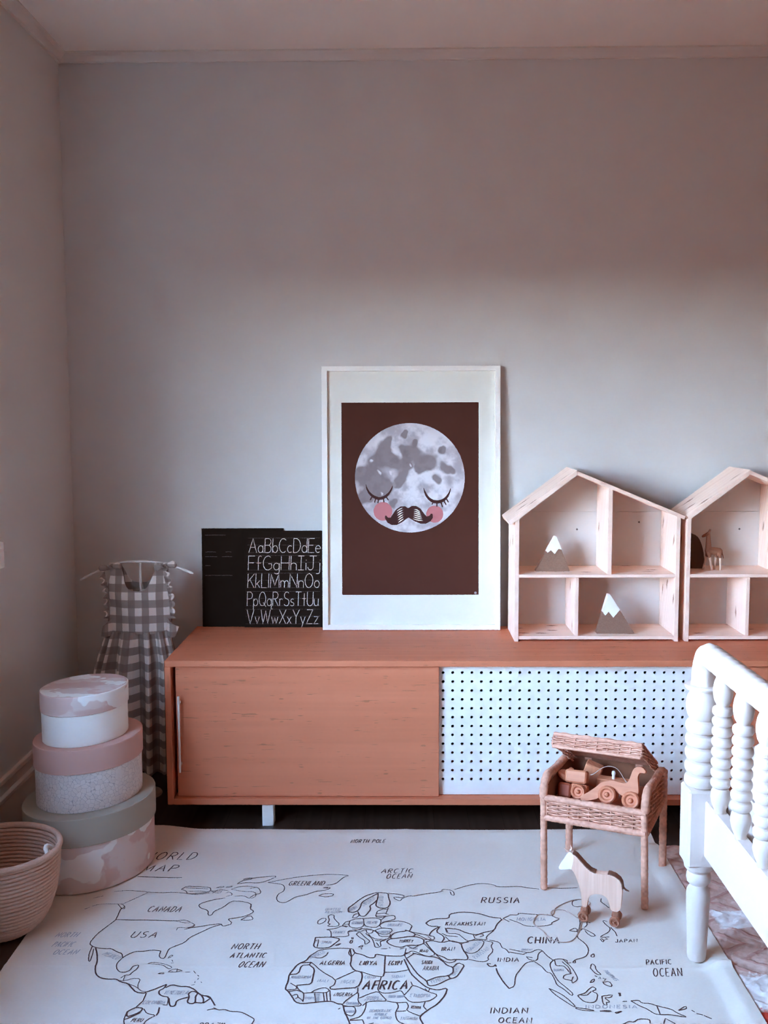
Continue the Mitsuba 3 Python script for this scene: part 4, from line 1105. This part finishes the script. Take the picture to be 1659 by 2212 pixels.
part(wc, 'woven_side', loc(woven((CW - .003, .006, .211), (0, 1, 0), (0, 0, 1), (1, 0, 0), CD - .012, .090, 15, 8, amp=.0036, r=.0030)), 'cane', smooth=True, kind='stuff')
part(wc, 'woven_back', loc(woven((.006, CD, .211), (1, 0, 0), (0, 0, 1), (0, 1, 0), CW - .012, .088, 15, 9, amp=.0036, r=.0030)), 'cane', smooth=True, kind='stuff')
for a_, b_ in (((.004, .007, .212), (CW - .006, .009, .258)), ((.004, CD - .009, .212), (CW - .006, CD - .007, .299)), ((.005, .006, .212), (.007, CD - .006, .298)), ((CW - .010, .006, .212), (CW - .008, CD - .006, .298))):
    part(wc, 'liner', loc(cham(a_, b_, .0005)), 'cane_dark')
CZ = .239                                            # the chest's inner floor
part(wc, 'floor_panel', loc(cham((.004, .004, .212), (CW - .008, CD - .006, CZ), .001)), 'cane')
th = math.radians(28.5); LD = np.array([0, -math.cos(th), math.sin(th)]); LN = np.array([0, -math.sin(th), -math.cos(th)])
LP = np.array([.014, CD - .004, .300]); LL, LW = .262, CW - .034
ld = part(wc, 'lid', loc(woven(LP - LN * .0085, (1, 0, 0), LD, -LN, LW, LL, 34, 8, amp=.003, r=.0026, seed=5)), 'cane', smooth=True)
q = cham((0, 0, 0), (LW, LL - .004, .002), .0005); M_ = np.eye(4); M_[:3, 0], M_[:3, 1], M_[:3, 2], M_[:3, 3] = (1, 0, 0), LD, np.cross((1, 0, 0), LD), LP + LN * .0005
q.apply_transform(M_); part(ld, 'lining', loc(q), 'cane')
LF = LP + LD * LL
part(ld, 'front_lip', loc(woven(LF - LN * .004, (1, 0, 0), LN, LD, LW, .030, 6, 8, amp=.0034, r=.0027, seed=9)), 'cane', smooth=True, kind='stuff')
part(ld, 'rim', rail([LF + LN * .028, LF + LN * .028 + [LW, 0, 0]], .0045, 90), 'cane', smooth=True)
part(ld, 'rim', rail([LF - LN * .006, LF - LN * .006 + [LW, 0, 0]], .0045, 90), 'cane', smooth=True)
for x in (0, LW):
    part(ld, 'side_lip', loc(woven(LP + [x, 0, 0] + LD * .02, LD, LN, (1 if x else -1, 0, 0), LL - .02, .022, 6, 7, seed=12)), 'cane', smooth=True, kind='stuff')
for x in (.045, .19): part(ld, 'hinge', loc(tube([(x, CD - .004, .296), (x + .02, CD - .004, .296)], .0065, 8)), 'cane', smooth=40)

tl = math.radians(18); tu = e3 * math.cos(tl) + e2 * math.sin(tl); tn = -e2 * math.cos(tl) + e3 * math.sin(tl)
def tilt_m(m, off, lift=0.0, s0=0.):
    """local x along the chest, y up the leaning plane, z towards its front"""
    M = np.eye(4); M[:3, 0], M[:3, 1], M[:3, 2], M[:3, 3] = e1, tu, tn, CO + e2 * off + e3 * (.225 + lift) + e1 * s0
    m = m.copy(); m.apply_transform(M); return m
def wheel(r, w):
    """a turned wheel with a dished face and a hub, axis z"""
    return lathe([(.0005, -w), (r * .84, -w), (r, -w * .55), (r, w * .45), (r * .86, w), (r * .70, w * .9), (r * .52, w * .25), (r * .30, w * .22), (r * .28, w * .8), (r * .18, w * 1.25), (.0004, w * 1.4)], 30)
def uvxy(m, a=0, b=1, off=0.): v = np.array(m.vertices); return np.stack([v[:, a] + off, v[:, b] + v[:, 3 - a - b] * .7 + off], 1)
dn = thing('toy_dinosaur', 'wooden long-necked pull toy on wheels lying at the front of the wicker chest', 'toy')
pts = np.array([(82, 34), (96, 41), (109, 51), (123, 63), (129, 70), (134, 76), (147, 80), (157, 83), (166, 85), (182, 83), (195, 82), (203, 84), (208, 93), (212, 108), (215, 119), (221, 127), (230, 131), (240, 130), (249, 122),
                (249, 117), (245, 114.5), (238, 116), (232, 113), (229, 103), (231, 90), (234, 75), (235, 59), (225, 52), (194, 48), (181, 55), (166, 60), (148, 60), (135, 50), (131, 33), (115, 27), (97, 22), (84, 19)]) / 1000
q = ext(rounded(Polygon(chaikin(pts)).buffer(0), .0015), .020); q.apply_translation((0, 0, -.010)); uv = uvxy(q)
part(dn, 'body', tilt_m(q, .055), 'toy_wood', uv=uv)
for (x, y) in ((.154, .047), (.2175, .041)):
    for s in (1, -1):
        w = wheel(.0235, .0065); 
        if s < 0: w.apply_transform(trimesh.transformations.rotation_matrix(math.pi, (1, 0, 0)))
        w.apply_translation((x, y, s * .0175)); part(dn, 'wheel', tilt_m(w, .055), 'toy_wheel', smooth=35)
cord = spline([(.100, .088, -.004), (.106, .090, .0), (.124, .105, .004), (.149, .118, .004), (.171, .114, .0), (.183, .101, -.004), (.199, .083, .0)], 60)
part(dn, 'pull_cord', tilt_m(tube(cord, .0011, 6), .062), 'string', smooth=True, label='looped pull cord')
tr = thing('toy_truck', 'wooden toy truck, pale cargo block and red cab, at the left in the chest', 'toy')
q = cham((.034, .056, -.018), (.0925, .0905, .018), .004); q.apply_transform(trimesh.transformations.rotation_matrix(.02, (0, 0, 1))); part(tr, 'cargo_block', tilt_m(q, .075), 'toy_wood', uv=grain(q, 0))
q = cham((.016, .015, -.020), (.052, .054, .020), .005); part(tr, 'cab', tilt_m(q, .075), 'red_wood', label='glossy red-brown cab')
q = cham((.050, .026, -.014), (.094, .0555, .014), .003); part(tr, 'chassis', tilt_m(q, .075), 'toy_wood', uv=grain(q, 0, .4))
for x in (.0735, ):
    for s in (1, -1):
        w = wheel(.0205, .0075)
        if s < 0: w.apply_transform(trimesh.transformations.rotation_matrix(math.pi, (1, 0, 0)))
        w.apply_translation((x, .036, s * .0215)); part(tr, 'wheel', tilt_m(w, .075), 'toy_wheel', smooth=35)
w = lathe([(.006, -.006), (.020, -.008), (.025, -.002), (.025, .003), (.020, .008), (.006, .006)], 30); w.apply_transform(trimesh.transformations.rotation_matrix(.35, (0, 1, 0)))
w.apply_translation((.030, .105, .0)); w.apply_translation((0, 0, CZ + .052)); 
one('wooden_ring', loc(w), 'toy_wheel', 'reddish turned wooden ring lying behind the toy truck in the chest', 'toy', smooth=35)
wg = thing('toy_wagon', 'wooden toy wagon with a white peg behind the long-necked toy in the chest', 'toy')
q = cham((.105, .135, CZ + .022), (.205, .170, CZ + .046), .003); part(wg, 'body', loc(q), 'toy_wood', uv=grain(q, 0, .8))
for x in (.122, .188):
    for y in (.131, .174):
        w = lathe([(.0005, -.005), (.015, -.005), (.017, 0), (.015, .005), (.0005, .005)], 22); w.apply_transform(trimesh.transformations.rotation_matrix(math.pi / 2, (1, 0, 0))); w.apply_translation((x, y, CZ + .0175)); part(wg, 'wheel', loc(w), 'toy_wheel', smooth=35)
part(wg, 'peg', loc(lathe([(.0045, 0), (.0045, .010), (.0062, .014), (.0045, .021), (.0008, .023)], 16, (.150, .152, CZ + .046))), 'white_matte', smooth=35, label='white peg')
wb = cham((-.024, -.016, -.030), (.024, .016, .030), .003); wb.apply_transform(trimesh.transformations.rotation_matrix(.35, (.3, 1, .2))); wb.apply_translation((.080, .195, CZ + .037)); uv = grain(wb, 2, .2)
one('toy_block', loc(wb), 'toy_wood', 'tilted wooden block at the back of the chest under the lid', 'toy', uv=uv)
pk = lathe([(.009, 0), (.010, .02), (.006, .034), (.009, .042), (.007, .052), (.001, .055)], 18, (.028, .165, CZ + .001))
one('peg_doll', loc(pk), 'toy_wheel', 'small wooden peg doll in the back left corner of the chest', 'toy', smooth=35)

# ------------------------------------------------------------------ horse on wheels, standing on the map
he = np.array([.9379, -.3469, 0]); hn = np.array([-.3469, -.9379, 0]); HO = np.array([.472, 2.494, .0058])
def hloc(m):
    M = np.eye(4); M[:3, 0], M[:3, 1], M[:3, 2], M[:3, 3] = he, (0, 0, 1), hn, HO
    m = m.copy(); m.apply_transform(M); return m
ho = thing('toy_horse', 'flat wooden toy horse on small wheels standing on the map', 'toy')
hp = [(-38.7, 174.6), (-46.2, 162.9), (-53.7, 148.4), (-65.8, 129.9), (-63.7, 124.1), (-57.3, 123.9), (-34.3, 129.8), (-30.4, 125.6), (-23.9, 116.1), (-15.9, 96.2), (-10.6, 81.1), (-6.6, 63.3), (-5.6, 31.5), (7.1, 32.4),
      (8.8, 52.7), (14.2, 68.2), (33.7, 75.0), (48.8, 74.2), (58.9, 65.4), (64.7, 49.3), (66.9, 35.2), (90.7, 36.4), (92.9, 67.8), (94.4, 94.2), (92.1, 109.5), (86.8, 118.9), (75.3, 126.3), (62.8, 129.4), (47.9, 128.3),
      (27.8, 126.8), (15.2, 130.8), (2.4, 140.6), (-10.4, 153.0), (-23.3, 165.5), (-32.3, 169.4)]
hp = Polygon(chaikin(np.array(hp) / 1000)).buffer(0).buffer(.0015).buffer(-.0015)
headz = Polygon([(-.08, .10), (-.0335, .128), (-.0283, .1564), (-.031, .18), (-.08, .19)])
def hslab(poly, t_, mat, name, lab=None):
    if poly.geom_type != 'Polygon': poly = max(poly.geoms, key=lambda g: g.area)
    q = ext(poly, t_); q.apply_translation((0, 0, -t_ / 2)); uv = uvxy(q); part(ho, name, hloc(q), mat, uv=uv if mat == 'pale_wood' else None, label=lab)
hslab(hp.difference(headz), .021, 'pale_wood', 'body')
hslab(hp.intersection(headz).buffer(.0003), .0214, 'white_gloss', 'head', 'head painted white')
back = LineString(np.array([(-31, 170), (-22.5, 166.5), (-10, 154), (2.4, 141.6), (15.2, 131.8), (27.8, 127.8)]) / 1000)
hslab(back.buffer(.0013, cap_style=2), .0216, 'mane_brown', 'mane', 'brown mane along the neck')
back = LineString(np.array([(58, 130.5), (63, 130.4), (75.5, 127.3), (87.6, 119.6), (93.2, 110), (95.3, 96)]) / 1000)
hslab(back.buffer(.0012, cap_style=2), .0216, 'mane_brown', 'back_stripe', 'brown stripe over the rump')
part(ho, 'tail', hloc(tube([(.094, .100, 0), (.103, .092, 0), (.110, .090, 0)], [.0028, .0022, .0012], 8)), 'mane_brown', smooth=True)
for s in (-1, 1):
    part(ho, 'ear', hloc(tube([(-.034, .166, s * .006), (-.041 - .004 * s, .176, s * .009), (-.047 - .006 * s, .183, s * .012)], [.0030, .0024, .0006], 8)), 'pale_wood', smooth=True)
for x in (0, .0785):
    part(ho, 'axle', hloc(tube([(x, .0135, -.030), (x, .0135, .030)], .0025, 8)), 'wheel_brown', smooth=40)
    for s in (-1, 1):
        w = wheel(.0132, .0058)
        if s < 0: w.apply_transform(trimesh.transformations.rotation_matrix(math.pi, (1, 0, 0)))
        w.apply_translation((x, .0135, s * .0185)); part(ho, 'wheel', hloc(w), 'wheel_brown', smooth=35, label='brown wheel')
    part(ho, 'fork', hloc(cham((x - .006, .008, -.0105), (x + .0075, .037, .0105), .002)), 'wheel_brown')
cs_ = spline([(.462, 2.497), (.470, 2.535), (.500, 2.585), (.482, 2.597), (.456, 2.591), (.423, 2.566), (.402, 2.537), (.391, 2.512), (.363, 2.516), (.346, 2.495), (.340, 2.463), (.353, 2.440), (.366, 2.402), (.390, 2.379), (.413, 2.380), (.436, 2.406), (.450, 2.440), (.458, 2.464), (.462, 2.488)], 140)
c3 = np.column_stack([cs_, zmap(cs_[:, 0], cs_[:, 1]) + .0018]); c3[0, 2] += .008; c3[-1, 2] += .006
c2_ = spline([(.391, 2.512), (.411, 2.541), (.427, 2.537), (.443, 2.516), (.456, 2.498)], 40); c4 = np.column_stack([c2_, zmap(c2_[:, 0], c2_[:, 1]) + .0022])
part(ho, 'pull_string', cat([tube(c3, .0012, 6), tube(c4, .0011, 6)]), 'string', smooth=True, label='thin pull string looped on the map')

# ------------------------------------------------------------------ the white spindle bed
bd = thing('spindle_bed', 'white wooden bed with turned spindles at the right edge', 'bed')
BX, BY, BE = .700, 2.300, 1.400
def beads(z0, n, pitch, r, rin): 
    out = []
    for i in range(n):
        for a in np.linspace(-1, 1, 9)[:-1]: out.append((rin + (r - rin) * math.sqrt(max(0, 1 - a * a)) ** .9, z0 + pitch * (i + (a + 1) / 2)))
    return out + [(rin, z0 + pitch * n)]
def make_post(y):
    leg = [(.004, .0068), (.0185, .0068), (.0215, .011), (.0235, .06), (.0262, .13), (.0275, .165), (.0255, .178), (.0205, .186), (.0205, .192), (.0265, .198), (.0285, .207), (.0270, .217), (.023, .226), (.004, .228)]
    part(bd, 'leg', lathe(leg, 36, (BX, y, 0)), 'bed_paint', smooth=35)
    b1 = cham((BX - .037, y - .037, .243), (BX + .037, y + .037, .426), .005); b2 = lathe([(.004, .222), (.024, .222), (.033, .232), (.036, .246), (.036, .25), (.004, .25)], 32, (BX, y, 0))
    part(bd, 'post_block', cat([b1, b2]), 'bed_paint')
    prof = [(.004, .426), (.034, .426)] + beads(.427, 5, .0318, .0385, .0265) + [(.029, .588), (.0335, .594), (.0375, .606), (.0385, .622), (.035, .640), (.029, .652), (.027, .656), (.0405, .658), (.0425, .6625), (.0405, .667), (.026, .668), (.004, .668)]
    part(bd, 'post', lathe(prof, 36, (BX, y, 0)), 'bed_paint', smooth=30)
make_post(BY); make_post(BE)
def bend(y, s):
    return [(BX, y, .664), (BX, y, .690), (BX, y + s * .006, .716), (BX, y + s * .026, .738), (BX, y + s * .052, .745)]
path = np.vstack([spline(bend(BY, -1), 26), np.stack([np.full(160, BX), np.linspace(BY - .056, BE + .056, 160), np.full(160, .745)], 1), spline(bend(BE, 1), 26)[::-1]])
def rope_tw(s, g):
    k = np.clip((s - .10) / .04, 0, 1) * np.clip((.95 - s) / .04, 0, 1)
    flute = 1 + .035 * np.cos(8 * g) * (1 - k)
    return (flute) * (1 + k * .13 * (np.abs(np.sin((g * 2 - s * 2 * math.pi / .036) / 2)) ** .7 - .7))
pr = np.interp(np.r_[0, np.cumsum(np.linalg.norm(np.diff(path, axis=0), axis=1))], [0, .05, .12], [.0285, .0270, .0275])
part(bd, 'top_rail', tube(path, pr, 28, twist=rope_tw), 'bed_paint', smooth=True, label='rope twist top rail')
part(bd, 'bottom_board', cham((BX, BE + .035, .272), (BX + .030, BY - .034, .404), .003), 'bed_paint')
def baluster(y):
    pf = [(.004, .402), (.0125, .402), (.0130, .412), (.0180, .424), (.0215, .440), (.0200, .454), (.0165, .460)] + beads(.461, 8, .0232, .0225, .0130) + [(.0140, .650), (.0185, .658), (.0215, .672), (.0220, .684), (.0195, .700), (.0150, .712), (.0120, .722), (.004, .728)]
    return lathe(pf, 28, (BX + .012, y, 0))
k = 0
while 2.197 - .1345 * k > BE + .06:
    part(bd, 'spindle', baluster(2.197 - .1345 * k), 'bed_paint', smooth=30); k += 1
part(bd, 'side_rail', cham((BX + .038, BY - .016, .285), (2.35, BY + .014, .400), .003), 'bed_paint')
part(bd, 'side_rail', cham((BX + .038, BE - .014, .285), (2.35, BE + .016, .400), .003), 'bed_paint')
part(bd, 'slat_base', cham((BX + .036, BE + .02, .30), (2.3, BY - .02, .325), .002), 'white_matte')
q = cham((BX + .045, BE + .035, .327), (2.28, BY - .03, .462), .03)
one('mattress', q, 'cotton_white', 'white mattress in the spindle bed under the quilt', 'mattress', smooth=40)
def puff(u, v):
    x = .752 + u * 1.5; y = BE + .045 + v * .82
    e = np.minimum(np.minimum(u, 1 - u) * 1.5, np.minimum(v, 1 - v) * .82); z = .470 + .085 * sst(e / .05)
    P = np.stack([x * 9, y * 9, x * 0], -1); return x, y, z + .035 * (meshkit.fbm(P, 3, 4) - .5) * sst(e / .05)
tp = grid(puff, 120, 110); bt = grid(lambda u, v: (.752 + u * 1.5, BE + .045 + v * .82, 0 * u + .4635), 12, 12); bt.invert()
sk = [tube([(.756, BE + .049, .468), (.756, BE + .861, .468), (2.248, BE + .861, .468), (2.248, BE + .049, .468)], .006, 8, closed=True)]
one('quilt', cat([tp, bt] + sk), 'cotton_white', 'crumpled white quilt on the bed behind the spindles', 'quilt', smooth=True)
